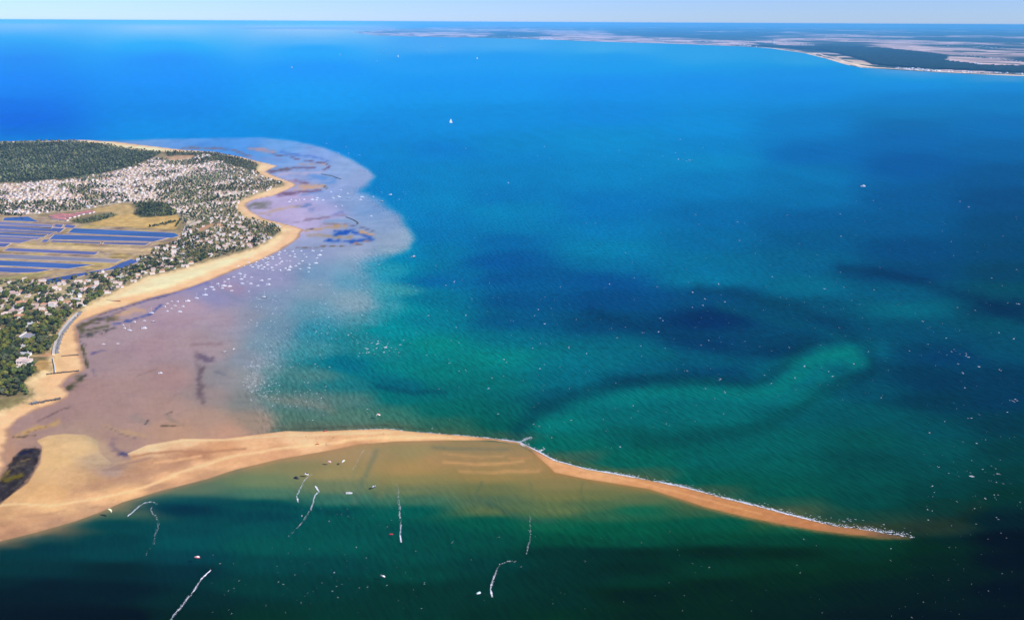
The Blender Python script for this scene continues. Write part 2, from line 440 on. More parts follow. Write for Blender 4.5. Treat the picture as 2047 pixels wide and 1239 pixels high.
SAND_P = """1000,885,212,152,104;900,875,236,180,125;800,870,245,190,135;700,872,246,192,136;600,882,245,195,145;500,890,240,185,134;450,897,222,163,114;366,885,246,196,146;300,900,246,202,152;300,925,200,150,110;350,925,190,140,105;400,913,186,132,96;450,920,228,173,124;400,932,240,186,136;330,955,236,180,130;260,950,190,146,110;260,988,240,186,130;195,1000,240,186,132;195,965,200,156,112;150,900,226,186,132;150,960,218,173,122;100,920,230,186,126;90,980,224,174,116;50,1000,230,180,122;100,1014,240,190,132;60,1035,212,162,116;20,1030,215,166,116;20,1062,180,134,100;110,1045,186,142,108;200,1016,190,148,112;220,880,188,164,126;200,920,194,164,130;230,945,172,142,126;320,975,190,145,108;420,950,195,148,108;560,908,215,160,115;700,884,205,150,105;1060,900,205,145,103;1100,922,224,164,110;1200,947,224,164,110;1300,970,214,150,95;1400,995,205,140,86;1500,1025,200,135,80;1600,1048,190,125,75;1700,1062,172,116,70;1790,1071,120,90,60;-200,1130,200,150,110"""
def pts(s):
    return np.array([[float(v) for v in q.split(',')] for ln in s.split('\n') for q in ln.split(';')])

# soft streaks and patches: (polyline, half width px, strength, rgb)
S_SEA = [
 ([(1035,863),(1076,818),(1128,803),(1179,787),(1230,770),(1282,762),(1350,757),(1450,766),(1501,771),(1539,752),(1580,722),(1612,690)],17.0,0.52,(0,62,84)),
 ([(1170,850),(1200,838),(1250,838),(1350,858),(1450,850),(1550,832),(1610,790),(1650,752),(1735,728)],11.9,0.22,(6,120,118)),
 ([(1090,850),(1180,808),(1300,785),(1400,786),(1500,793),(1555,770),(1600,740),(1650,712),(1700,708)],23.8,0.62,(8,123,122)),
 ([(1640,715),(1690,705),(1715,720)],26.1,0.62,(12,128,130)),
 ([(1745,742),(1680,766),(1640,785),(1590,815),(1545,842),(1480,862),(1360,878),(1280,880)],18.5,0.30,(0,60,66)),
 ([(1400,577),(1500,595),(1600,618),(1670,652),(1735,690),(1752,730),(1720,758)],17.0,0.37,(0,56,88)),
 ([(1440,610),(1540,640),(1620,655),(1670,672)],11.9,0.36,(0,92,118)),
 ([(1180,625),(1260,650),(1340,672),(1420,690),(1480,705)],17.0,0.29,(0,50,92)),
 ([(1680,535),(1850,566),(1950,598),(2060,645)],15.0,0.40,(0,48,86)),
 ([(1250,288),(1400,304),(1550,330),(1680,366)],12.5,0.22,(6,140,205)),
 ([(1020,420),(1110,462),(1230,500),(1340,525),(1430,548)],27.5,0.28,(0,128,182)),
 ([(860,565),(900,548),(960,520),(1010,535)],17.5,0.25,(0,92,165)),
 ([(990,560),(1090,545),(1220,560),(1330,590)],20.0,0.25,(0,70,138)),
 ([(900,560),(940,580),(1000,575)],10.0,0.22,(0,112,155)),
 ([(700,648),(730,690),(770,725),(800,740)],32.5,0.34,(45,128,135)),
 ([(680,720),(720,740),(770,752),(830,770)],20.0,0.37,(0,100,132)),
 ([(755,772),(790,779),(830,782),(885,785)],7.5,0.50,(0,72,100)),
 ([(960,690),(1040,700),(1110,712)],17.5,0.22,(0,132,128)),
 ([(1120,690),(1200,700),(1280,698),(1340,712)],15.0,0.25,(0,118,122)),
 ([(480,742),(470,765),(486,785),(540,800),(600,806),(660,818)],11.2,0.34,(150,138,128)),
 ([(440,745),(460,790),(520,812),(590,815),(650,826)],10.0,0.31,(80,125,132)),
 ([(470,849),(520,853),(570,858),(640,856),(700,852),(770,850),(850,858)],2.1,0.43,(60,66,62)),
 ([(1110,918),(1300,956),(1500,1008),(1660,1046),(1770,1062)],6.2,0.37,(105,100,62)),
 ([(1770,1068),(1850,1062),(1920,1040),(1960,1010)],20.0,0.25,(38,48,34)),
 ([(640,280),(900,300),(1100,322)],17.5,0.15,(0,120,205)),
 ([(950,400),(1100,430),(1250,445)],20.0,0.15,(0,102,185)),
]
S_LAG = [
 ([(860,915),(960,920),(1075,922)],20,.5,(186,142,100)),([(700,925),(800,930),(880,925)],18,.25,(176,142,102)),
 ([(866,894),(920,897),(1014,897)],4.5,.75,(122,120,100)),
 ([(888,906),(926,911),(967,913),(1005,911)],3.2,.42,(212,160,112)),
 ([(890,917),(935,921),(1000,919)],2,.5,(150,126,96)),
 ([(888,924),(951,928),(998,927),(1045,922)],3.6,.55,(222,168,118)),
 ([(900,933),(960,937),(1030,934)],2,.5,(165,134,98)),
 ([(920,941),(983,945),(1023,942),(1075,941)],4.4,.5,(216,162,114)),
 ([(1020,915),(1060,915)],5,.6,(190,140,98)),
 ([(752,902),(735,940),(715,980),(708,1005)],6,.4,(92,112,102)),([(725,915),(700,960),(690,990)],5,.2,(120,125,100)),([(780,910),(765,960),(760,990)],8,.2,(150,128,92)),
 ([(964,962),(958,975),(948,992)],2.5,.35,(80,100,90)),([(1060,962),(1062,978),(1068,992)],2.5,.3,(82,102,86)),([(1165,962),(1162,980),(1168,1005)],2.5,.3,(74,94,76)),
 ([(975,1005),(1020,1025),(1060,1040),(1110,1042)],6,.45,(52,92,84)),
 ([(270,1019),(330,1008),(400,1003),(470,1002),(560,1009),(640,1020),(700,1026)],8,.35,(0,58,78)),
 ([(1250,1166),(1400,1148),(1560,1130),(1650,1124)],12,.35,(4,52,44)),
 ([(900,1165),(1020,1140),(1100,1150)],14,.2,(0,44,48)),
]
S_SAND = [
 ([(150,985),(220,965),(300,945),(370,925)],13,.6,(188,140,106)),([(100,1032),(40,1048),(-60,1080)],10,.6,(204,154,112)),([(130,1040),(240,1003),(330,975),(420,950)],3,.5,(205,152,112)),
 ([(262,913),(300,909),(360,904),(420,905),(490,899)],4,.8,(180,128,92)),([(310,926),(350,921),(400,913)],4,.75,(236,182,130)),([(225,935),(260,925),(300,917)],4,.5,(160,125,112)),
 ([(256,906),(293,893),(366,881),(450,880),(520,874),(620,870),(700,867),(780,864)],3.6,.85,(252,208,156)),
 ([(-60,1012),(30,1009),(98,1013),(195,999),(293,973),(366,944),(440,920),(500,907),(570,897),(660,887),(720,878),(800,873),(900,876)],4.2,.85,(253,206,150)),
 ([(100,900),(90,960)],26,.5,(232,188,130)),([(140,885),(170,890)],12,.5,(226,190,140)),([(560,872),(640,878),(720,874),(800,869)],2,.5,(226,176,126)),
 ([(1110,925),(1200,946),(1300,970),(1400,996),(1520,1028)],2.2,.5,(240,182,124)),([(110,1000),(160,990)],5,.4,(215,160,110)),([(30,1035),(90,1030),(130,1022)],3,.5,(190,142,104)),
]
TAN, BRN, PUR, BLU, DBL = (200,165,135), (130,105,115), (108,88,122), (82,122,208), (28,84,188)
S_FLAT = [
 ([(365,297),(440,297),(470,303),(500,312)],2.5,.7,BRN),([(500,298),(545,304)],4.5,.8,(186,150,160)),([(560,305),(620,313),(655,322)],3.5,.7,BLU),
 ([(500,315),(560,319)],5,.6,(130,150,215)),([(540,310),(580,313),(610,322),(650,326),(660,333),(645,341)],1.8,.8,PUR),
 ([(600,329),(650,330)],2.6,.8,(192,156,140)),([(540,345),(560,339),(630,335)],2.2,.8,PUR),([(536,342),(560,340),(590,337)],3.5,.7,(110,95,110)),
 ([(560,350),(640,345)],4.5,.6,(202,182,212)),([(620,352),(670,358),(640,368)],5,.8,(98,150,222)),([(590,362),(615,366)],3.5,.8,(115,85,115)),
 ([(560,362),(590,364)],4,.7,(166,136,160)),([(598,371),(648,372),(590,378)],2.6,.85,(206,166,140)),([(649,374),(651,376)],2.4,.9,(90,88,70)),
 ([(555,390),(590,386),(640,382)],3.5,.85,(114,90,124)),([(600,391),(645,383)],2.6,.7,(110,150,218)),([(500,415),(538,408)],6,.85,(114,118,118)),
 ([(506,418),(538,414)],3,.6,(100,105,100)),([(590,412),(620,409)],3,.8,(102,132,190)),([(520,427),(560,418),(600,412)],2.5,.7,(192,166,140)),
 ([(510,424),(540,430)],2.5,.6,(170,150,135)),([(620,421),(625,421)],4,.6,(122,142,200)),([(665,428),(685,423)],2.6,.7,(112,126,200)),
 ([(610,440),(650,435),(690,430)],2.4,.7,(130,110,140)),([(650,445),(700,440)],4.5,.7,(122,162,205)),([(580,446),(640,437)],1.6,.5,(120,110,130)),
 ([(612,463),(650,457),(690,453)],4.6,.9,(190,154,114)),([(616,470),(660,473),(700,474)],3.6,.85,(164,144,110)),
 ([(668,468),(700,462),(742,470)],4.2,.9,DBL),([(650,481),(700,482),(745,478)],3.2,.9,DBL),([(720,462),(745,471)],3.6,.95,(206,166,126)),
 ([(705,487),(740,480)],1.8,.8,(176,136,124)),([(575,497),(640,494),(700,491),(725,488)],1.5,.8,(110,95,90)),([(612,459),(625,457)],2,.8,(90,84,78)),
 ([(640,450),(690,446)],1.5,.6,(140,115,110)),([(690,448),(735,458),(750,464)],1.6,.6,(80,80,120)),
 ([(205,625),(260,607),(320,592),(380,576),(412,566)],4.5,.7,(106,116,190)),([(195,631),(270,607),(350,586)],1.5,.7,(95,85,95)),
 ([(160,655),(190,641),(232,633)],6,.85,(86,84,68)),([(165,662),(212,654)],5,.8,(84,88,72)),([(160,674),(200,663),(228,654)],3.5,.8,(66,72,76)),
 ([(158,684),(172,690)],3,.6,(86,84,100)),([(180,655),(220,649)],1.2,.8,(150,140,120)),([(178,664),(212,658)],1.2,.8,(150,138,128)),([(172,648),(205,644),(228,640)],1.0,.7,(70,76,66)),([(176,659),(214,652)],1.0,.8,(62,70,66)),([(168,668),(200,668),(216,662)],1.0,.8,(60,66,74)),([(166,679),(196,672),(214,667)],1.0,.7,(150,132,128)),([(196,640),(222,630),(250,618)],2.2,.7,(92,88,120)),
 ([(232,631),(285,622)],6,.8,(202,166,140)),([(225,648),(265,640),(300,628),(322,611)],2.6,.8,(54,84,164)),
 ([(163,690),(170,712),(175,735)],2.6,.85,(70,75,46)),([(137,775),(150,763),(164,753)],6.5,.92,(74,78,60)),([(160,757),(172,749)],3,.7,(80,76,88)),
 ([(183,708),(210,700)],2.8,.7,(90,85,140)),([(186,740),(190,752)],3,.5,(110,105,130)),([(275,750),(315,737)],1.8,.6,(136,116,116)),
 ([(75,842),(105,828),(142,812)],2.2,.7,(108,90,95)),([(35,872),(75,854),(116,843)],5.5,.85,(196,160,108)),([(25,874),(70,870)],1.4,.8,(76,66,50)),
 ([(50,866),(100,850)],1.2,.5,(120,95,60)),
 ([(215,853),(245,862),(290,868)],5.5,.7,(192,160,124)),([(212,852),(245,868),(270,876)],1.8,.6,(118,104,118)),([(268,838),(292,846)],7,.5,(132,130,132)),
 ([(291,847),(298,838)],1.8,.9,(54,58,72)),([(330,829),(342,824)],1.6,.9,(70,70,66)),([(320,851),(368,850)],1.2,.8,(82,76,70)),
 ([(336,832),(362,846)],5,.4,(125,122,118)),([(225,885),(240,905),(253,908)],8,.6,(112,96,120)),([(243,906),(250,909)],5,.85,(74,74,120)),
 ([(195,916),(230,926)],6,.5,(166,152,136)),([(400,710),(409,716),(416,722),(424,720)],5.5,.7,(92,82,112)),([(404,735),(397,752),(402,770),(398,785),(406,800)],6,.7,(98,84,100)),
 ([(385,690),(440,688)],4,.5,(130,110,122)),([(430,742),(450,748)],3,.5,(90,105,125)),([(340,650),(420,640)],10,.3,(172,146,156)),
 ([(390,700),(396,735)],5,.4,(120,105,120)),([(440,580),(470,600),(540,602)],6,.5,(128,142,176)),([(450,572),(480,578)],9,.4,(176,148,166)),
]
WEED = [(-80,1010),(0,958),(25,915),(45,897),(70,893),(83,898),(80,916),(65,945),(40,975),(10,1000),(-80,1045)]
S_WEED = [([(12,958),(42,948)],5,.8,(116,106,40)),([(42,906),(66,899)],4,.8,(30,34,68)),([(20,935),(60,925)],3,.6,(110,100,85)),([(0,990),(30,965)],4,.7,(45,45,58)),([(50,935),(68,915)],4,.6,(60,58,70)),
          ([(-5,962),(18,942)],3,.7,(150,128,60)),([(30,925),(58,918)],2.5,.6,(140,122,92)),([(22,980),(50,955)],3,.5,(90,84,84))]
# island ground
FOREST = [(-500,297),(0,288),(98,285),(147,285),(205,290),(244,298),(293,304),(325,306),(310,315),(290,325),(250,338),(200,350),(110,361),(40,366),(-60,370),(-500,385)]
VILLAGE = [(-500,388),(-60,372),(40,368),(110,363),(200,352),(250,340),(290,327),(310,317),(330,322),(392,313),(420,312),(440,345),(470,370),(480,400),(470,415),(440,425),(400,440),(372,452),(360,432),(330,405),(270,408),(240,408),(190,418),(160,424),(100,428),(60,432),(0,429),(-500,430)]
NORTHWOOD = [(330,306),(428,307),(470,316),(518,331),(511,344),(480,338),(440,326),(400,318),(340,318)]
EASTVILLE = [(420,320),(480,338),(511,345),(536,358),(568,368),(540,381),(506,392),(486,400),(474,411),(474,424),(489,437),(440,430),(470,415),(480,400),(470,370),(440,345)]
COAST = [(489,437),(521,446),(557,455),(560,467),(538,484),(508,499),(460,512),(398,528),(350,543),(293,556),(254,572),(215,592),(180,590),(100,562),(215,546),(272,523),(312,500),(354,487),(366,474),(375,455),(400,440),(440,428)]
LOWER = [(-500,600),(0,567),(60,565),(100,562),(180,590),(214,594),(187,606),(158,624),(143,631),(123,656),(111,671),(105,701),(103,722),(102,744),(83,747),(64,757),(49,770),(60,778),(68,790),(60,800),(40,795),(20,797),(0,800),(-60,830),(-500,1000)]
BELT1 = [(268,410),(300,404),(330,408),(356,430),(330,440),(290,440),(268,432),(280,422)]
BELT2 = [(143,445),(175,437),(215,430),(232,430),(228,438),(200,445),(165,450)]
MARSH = [(-500,432),(0,432),(60,432),(105,438),(150,450),(200,455),(350,464),(366,474),(354,486),(312,499),(272,522),(215,545),(100,561),(60,563),(0,565),(-500,598)]
FIELDS = [([(185,420),(235,411),(258,410),(270,420),(266,430),(240,433),(225,426),(190,428)],(196,168,112)),
          ([(240,432),(266,430),(280,438),(355,432),(362,445),(352,462),(200,455),(180,450)],(206,172,104)),
          ([(328,315),(392,312),(385,318),(345,323)],(196,158,122)),
          ([(70,732),(80,724),(103,722),(103,744),(84,747),(72,742)],(186,150,92)),
          ([(62,716),(88,712),(108,702),(108,716),(84,718)],(196,146,108)),
          ([(0,803),(20,800),(35,797),(60,803),(33,815),(0,827),(-60,850),(-60,815)],(140,128,84))]
PONDS = [  # polygons in photograph pixels, water colour
 ([(9,436),(56,434.5),(77,442),(5,440)],(57,83,144)),([(0,442.5),(109,448.5),(102,453.5),(0,446.5)],(135,125,159)),
 ([(0,450.5),(129,455.5),(119,461.3),(0,456.4)],(91,95,150)),([(108,449),(127,450),(122,454),(105,453)],(91,87,144)),([(132,450),(152,452),(146,455),(128,454)],(88,89,150)),
 ([(0,458.2),(112,462.5),(96,467.3),(0,463)],(114,106,144)),([(0,464.5),(95,467.8),(86,472),(0,469.5)],(65,89,155)),([(0,471),(84,473.5),(72,477),(0,475.2)],(103,102,156)),
 ([(0,476.5),(70,478),(40,483.5),(0,482)],(121,111,152)),([(0,485.5),(22,486.5),(10,493),(0,494.5)],(105,102,159)),
 ([(147,459.5),(348,466),(358,470),(344,473),(135,466)],(64,97,162)),([(109,471),(336,476),(307,481),(98,478)],(75,96,160)),
 ([(88,479.5),(100,480),(92,483.5),(82,483)],(98,101,156)),([(105,481),(200,484.2),(200,487),(100,484)],(103,95,133)),([(208,484.5),(300,485.5),(290,490),(205,487.8)],(98,97,144)),
 ([(18,496.5),(197,503.5),(188,508.5),(6,501.5)],(103,102,155)),([(0,507.5),(246,518),(231,524),(0,515.5)],(141,134,146)),
 ([(0,520),(188,528.8),(137,535.7),(0,529)],(69,97,165)),([(0,533),(104,538.6),(74,543.5),(35,544.5),(0,541)],(84,96,159)),([(0,546.5),(8,548),(0,553.5)],(84,97,156)),
 ([(90,556.5),(215,537),(262,521),(279,525),(244,537),(195,543),(117,561),(96,563)],(74,93,159)),
]
ROADS = [([(364,467),(352,475),(320,485),(289,501),(264,517),(235,531)],1.6,(196,172,134)),([(152,452),(128,459),(96,470),(60,484),(20,494),(0,502)],2.2,(196,166,118)),
 ([(218,565),(258,552)],1.5,(225,215,205)),([(0,622),(22,616)],1.6,(225,215,195)),([(70,575),(125,571),(160,579)],1.3,(220,208,185)),([(0,587),(12,583)],1.2,(220,210,195)),
 ([(30,676),(54,664)],1.0,(225,210,180)),([(105,717),(62,716)],1.3,(215,190,140)),([(100,673),(112,673)],1.2,(230,205,170)),([(40,495),(300,503)],5.5,(222,192,140)),
 ([(210,505),(300,510)],3,(200,170,126)),([(90,548),(190,540),(235,531)],2.5,(196,166,108)),([(0,560),(85,552)],5,(158,150,92)),([(300,455),(350,445)],1.3,(130,118,70)),
 ([(440,395),(486,386)],2.2,(225,215,205)),([(400,462),(425,452)],3.5,(205,150,112)),([(380,452),(400,446)],4,(225,212,205))]

def apply_strokes(C, X, Y, strokes, gain, ysc=1.5, warp=1.0):
    """lay soft streaks over the colour field; edges are frayed by noise"""
    for P, w, s, c in strokes:
        P = np.asarray(P, float)
        mx = w * 3.2 + 6
        k = (X > P[:, 0].min() - mx) & (X < P[:, 0].max() + mx) & (Y > P[:, 1].min() - mx) & (Y < P[:, 1].max() + mx)
        if not k.any(): continue
        x, y = X[k], Y[k]
        n1 = fbm(x / (w * 6 + 14), y / (w * 1.6 + 4), 3) - 0.5
        n2 = fbm(x / (w * 1.5 + 4) + 50, y / (w * 0.6 + 1.5), 3) - 0.5
        d = seg_dist(P, x, y + warp * w * 1.6 * n1, False, ysc) / w
        n3 = fbm(x / 9.0 + 11, y / 4.0, 3) - 0.5
        q = np.maximum(d + warp * (1.3 * n2 + 0.9 * n3), 0)
        a = s * np.exp(-q ** 2) * gain[k]
        C[k] = C[k] * (1 - a[:, None]) + np.array(c, float) * a[:, None]

def idw(P, X, Y, ysc=1.9, soft=26.0):
    W = np.zeros(X.shape)
    C = np.zeros(X.shape + (3,))
    for x, y, r, g, b in P:
        w = 1.0 / ((X - x) ** 2 + ((Y - y) * ysc) ** 2 + soft ** 2) ** 2
        W += w
        C += w[..., None] * np.array((r, g, b))
    return C / W[..., None]

class Coarse:
    """evaluate a smooth field on a coarse lattice and read it bilinearly"""
    def __init__(self, P, ysc, soft, step=8.0):
        self.x0, self.y0, self.s = -700.0, 30.0, step
        nx, ny = int(3500 / step), int(1500 / step)
        gx, gy = np.meshgrid(self.x0 + step * np.arange(nx), self.y0 + step * np.arange(ny), indexing='ij')
        self.G = idw(P, gx, gy, ysc, soft)
        self.nx, self.ny = nx, ny
    def __call__(self, X, Y):
        x = np.clip((X - self.x0) / self.s, 0, self.nx - 1.001)
        y = np.clip((Y - self.y0) / self.s, 0, self.ny - 1.001)
        i, j = x.astype(int), y.astype(int)
        fx, fy = (x - i)[:, None], (y - j)[:, None]
        G = self.G
        return (G[i, j] * (1 - fx) + G[i + 1, j] * fx) * (1 - fy) + (G[i, j + 1] * (1 - fx) + G[i + 1, j + 1] * fx) * fy

F_N, F_S = Coarse(pts(SEA_N), 4.2, 42, 5.0), Coarse(pts(SEA_S), 5.0, 34, 5.0)
F_F, F_L = Coarse(pts(FLAT_P), 1.9, 26), Coarse(pts(SAND_P), 2.2, 10)
DIVIDE = [(-700,1200),(0,1045),(100,1035),(244,995),(415,945),(561,905),(717,874),(888,874),(1039,886),(1108,930),(1297,968),(1482,1022),(1628,1054),(1818,1073),(2100,1100),(2900,1160)]

# response of sun, sky and air to a level sheet at each distance; the rest becomes water colour, pale horizon haze and dark corner vignette painted in
CAL_Y = [50.4, 54.4, 58.4, 62.4, 70.4, 78.4, 90.4, 106.4, 126.3, 154.3, 186.3, 226.3, 286.2, 366.2, 466.1, 606.0, 805.8, 1005.6, 1205.5]
CAL_S = [[0.11050000041723251, 0.4074000120162964, 0.8482000231742859], [0.0934000015258789, 0.3695000112056732, 0.7965999841690063], [0.08980000019073486, 0.3402000069618225, 0.7246999740600586], [0.08349999785423279, 0.3084000051021576, 0.6485999822616577], [0.06289999932050705, 0.24779999256134033, 0.5210999846458435], [0.052400000393390656, 0.20720000565052032, 0.43160000443458557], [0.04050000011920929, 0.16169999539852142, 0.33629998564720154], [0.03229999914765358, 0.12870000302791595, 0.271699994802475], [0.026000000536441803, 0.10300000011920929, 0.2184000015258789], [0.01979999989271164, 0.07750000059604645, 0.16519999504089355], [0.015799999237060547, 0.061799999326467514, 0.13019999861717224], [0.012600000016391277, 0.05009999871253967, 0.10530000180006027], [0.009600000455975533, 0.03720000013709068, 0.07840000092983246], [0.007400000002235174, 0.028599999845027924, 0.060100000351667404], [0.005900000222027302, 0.02239999920129776, 0.04699999839067459], [0.004600000102072954, 0.01759999990463257, 0.03689999878406525], [0.003100000089034438, 0.011699999682605267, 0.02500000037252903], [0.0026000000070780516, 0.009499999694526196, 0.020099999383091927], [0.002199999988079071, 0.008200000040233135, 0.017500000074505806]]
CAL_K = [[0.09600000083446503, 0.3019999861717224, 0.3790000081062317], [0.15199999511241913, 0.37299999594688416, 0.5080000162124634], [0.21400000154972076, 0.42399999499320984, 0.6880000233650208], [0.289000004529953, 0.47600001096725464, 0.8029999732971191], [0.43299999833106995, 0.5960000157356262, 0.9259999990463257], [0.5329999923706055, 0.6779999732971191, 1.0119999647140503], [0.6359999775886536, 0.7570000290870667, 1.0870000123977661], [0.7139999866485596, 0.8190000057220459, 1.1380000114440918], [0.7760000228881836, 0.8679999709129333, 1.180999994277954], [0.8270000219345093, 0.9160000085830688, 1.2319999933242798], [0.8629999756813049, 0.9459999799728394, 1.2660000324249268], [0.8920000195503235, 0.9670000076293945, 1.2860000133514404], [0.9169999957084656, 0.9900000095367432, 1.312000036239624], [0.9390000104904175, 1.0089999437332153, 1.3320000171661377], [0.9520000219345093, 1.0190000534057617, 1.3389999866485596], [0.9670000076293945, 1.031999945640564, 1.3519999980926514], [0.9620000123977661, 1.0240000486373901, 1.3420000076293945], [0.9700000286102295, 1.031999945640564, 1.3530000448226929], [0.9800000190734863, 1.0420000553131104, 1.3639999628067017]]
def water_base_col(rgb, X, Y):
    yy = Y + (X - PW / 2) * -ROLL
    s = np.stack([np.interp(yy, CAL_Y, [v[i] for v in CAL_S]) for i in range(3)], 1)
    k = np.stack([np.interp(yy, CAL_Y, [v[i] for v in CAL_K]) for i in range(3)], 1)
    return np.clip((lin(np.clip(rgb, 0, 255)) - s) / k, 0.0008, 0.92)

def sea_rgb(X, Y):
    """colour of water and wet flats at ground points seen at pixels X,Y; also how choppy it is"""
    X, Y = X.ravel(), Y.ravel()
    wx = X + 26 * (fbm(X / 120, Y / 50, 3) - 0.5)
    wy = Y + 12 * (fbm(X / 120 + 40, Y / 50 + 9, 3) - 0.5)
    N = F_N(wx, wy)
    one = np.ones(X.shape)
    N[:, 2] += 9 * sstep(600, 720, Y) * sstep(900, 1150, X) - 9 * sstep(150, 220, Y) * sstep(600, 480, Y) * sstep(700, 900, X)
    apply_strokes(N, X, Y, S_SEA, one, 1.2, 0.5)
    yd = np.interp(X, [p[0] for p in DIVIDE], [p[1] for p in DIVIDE])
    mS = sstep(-1, 1, (Y - yd) / np.interp(X, [0, 1100, 1500, 1800, 2000, 2900], [3, 3, 4, 10, 40, 60]))
    S = F_S(wx, Y + 0.4 * (wy - Y))
    apply_strokes(S, X, Y, [([q for q in SPIT_S if q[0] < 900], 10, .8, (172, 136, 102)), ([q for q in SPIT_S if q[0] > 1060], 6, .75, (168, 124, 80)), ([q for q in SPIT_S if q[0] < 560], 22, .35, (104, 112, 96))], one, 1.5, 0.3)
    apply_strokes(S, X, Y, S_LAG, one, 1.3, 0.6)
    C = N * (1 - mS[:, None]) + S * mS[:, None]
    P = [p for p, s in FLATS]
    d, so = seg_dist(P, X, Y, True, 1.6, [s for p, s in FLATS])
    ins = inside(P, X, Y)
    d = np.where(ins, d, -d) + so * 0.9 * (fbm(X / 40, Y / 18, 3) - 0.5)
    mF = sstep(-0.7, 1, d / so) * (1 - mS)
    Fl = F_F(wx, wy)
    Fl = Fl + np.array((4., 3., 9.))
    # faint drawn-out streaking of the drying flats
    Fl = Fl + 16 * (fbm(X / 46 + 3, Y / 5, 3) - 0.5)[:, None] * np.array((1, .9, .9)) * sstep(520, 480, Y)[:, None]
    Fl = Fl + 7 * (fbm(X / 60 + 3 + Y / 70, Y / 22, 3) - 0.5)[:, None]
    # drainage threads: thin darker and lighter lines following the ebb
    rdg = 1 - np.abs(fbm(X / 70 - Y / 40 + 20, Y / 16 + X / 160, 4) - 0.5) * 9
    rd2 = 1 - np.abs(fbm(X / 34 - Y / 50 + 80, Y / 9 + X / 120 + 3, 3) - 0.5) * 8
    Fl = Fl - (7 * np.clip(rdg, 0, 1) ** 2 - 3 * np.clip(rd2, 0, 1) ** 2)[:, None] * np.array((1, .9, .7))
    apply_strokes(Fl, X, Y, S_FLAT, one, 1.4, 1.5)
    C = C * (1 - mF[:, None]) + Fl * mF[:, None]
    dw = sdf(WEED, X, Y, 1.3)
    mW = sstep(-2, 3, dw + 7 * (fbm(X / 9, Y / 6, 3) - 0.5))
    Wc = np.array((62, 58, 66)) + 75 * (fbm(X / 7 + 5, Y / 4 - X / 9, 4) - 0.5)[:, None]
    apply_strokes(Wc, X, Y, S_WEED, one, 1.3, 1.0)
    C = C * (1 - mW[:, None]) + Wc * mW[:, None]
    wave = (1 - sstep(0.4, 2.2, d / so) * ins * (1 - mS) * 0.85)
    lag = mS * sstep(25, -60, Y - np.interp(X, [-500, 0, 300, 700, 1000, 1400, 1800], [1150, 1085, 1010, 960, 990, 1010, 1000]) - 30)
    wave = wave * (1 - 0.85 * np.clip(lag, 0, 1)) * (1 - 0.9 * mW)
    wave = wave * (1 - 0.55 * mS * sstep(1000, 200, X))
    calm = np.interp(Y, [250, 360, 480, 700, 860, 1000, 1239], [0.7, 1.0, 1.2, 1.15, 1.05, 0.95, 0.9])
    return C, wave * calm

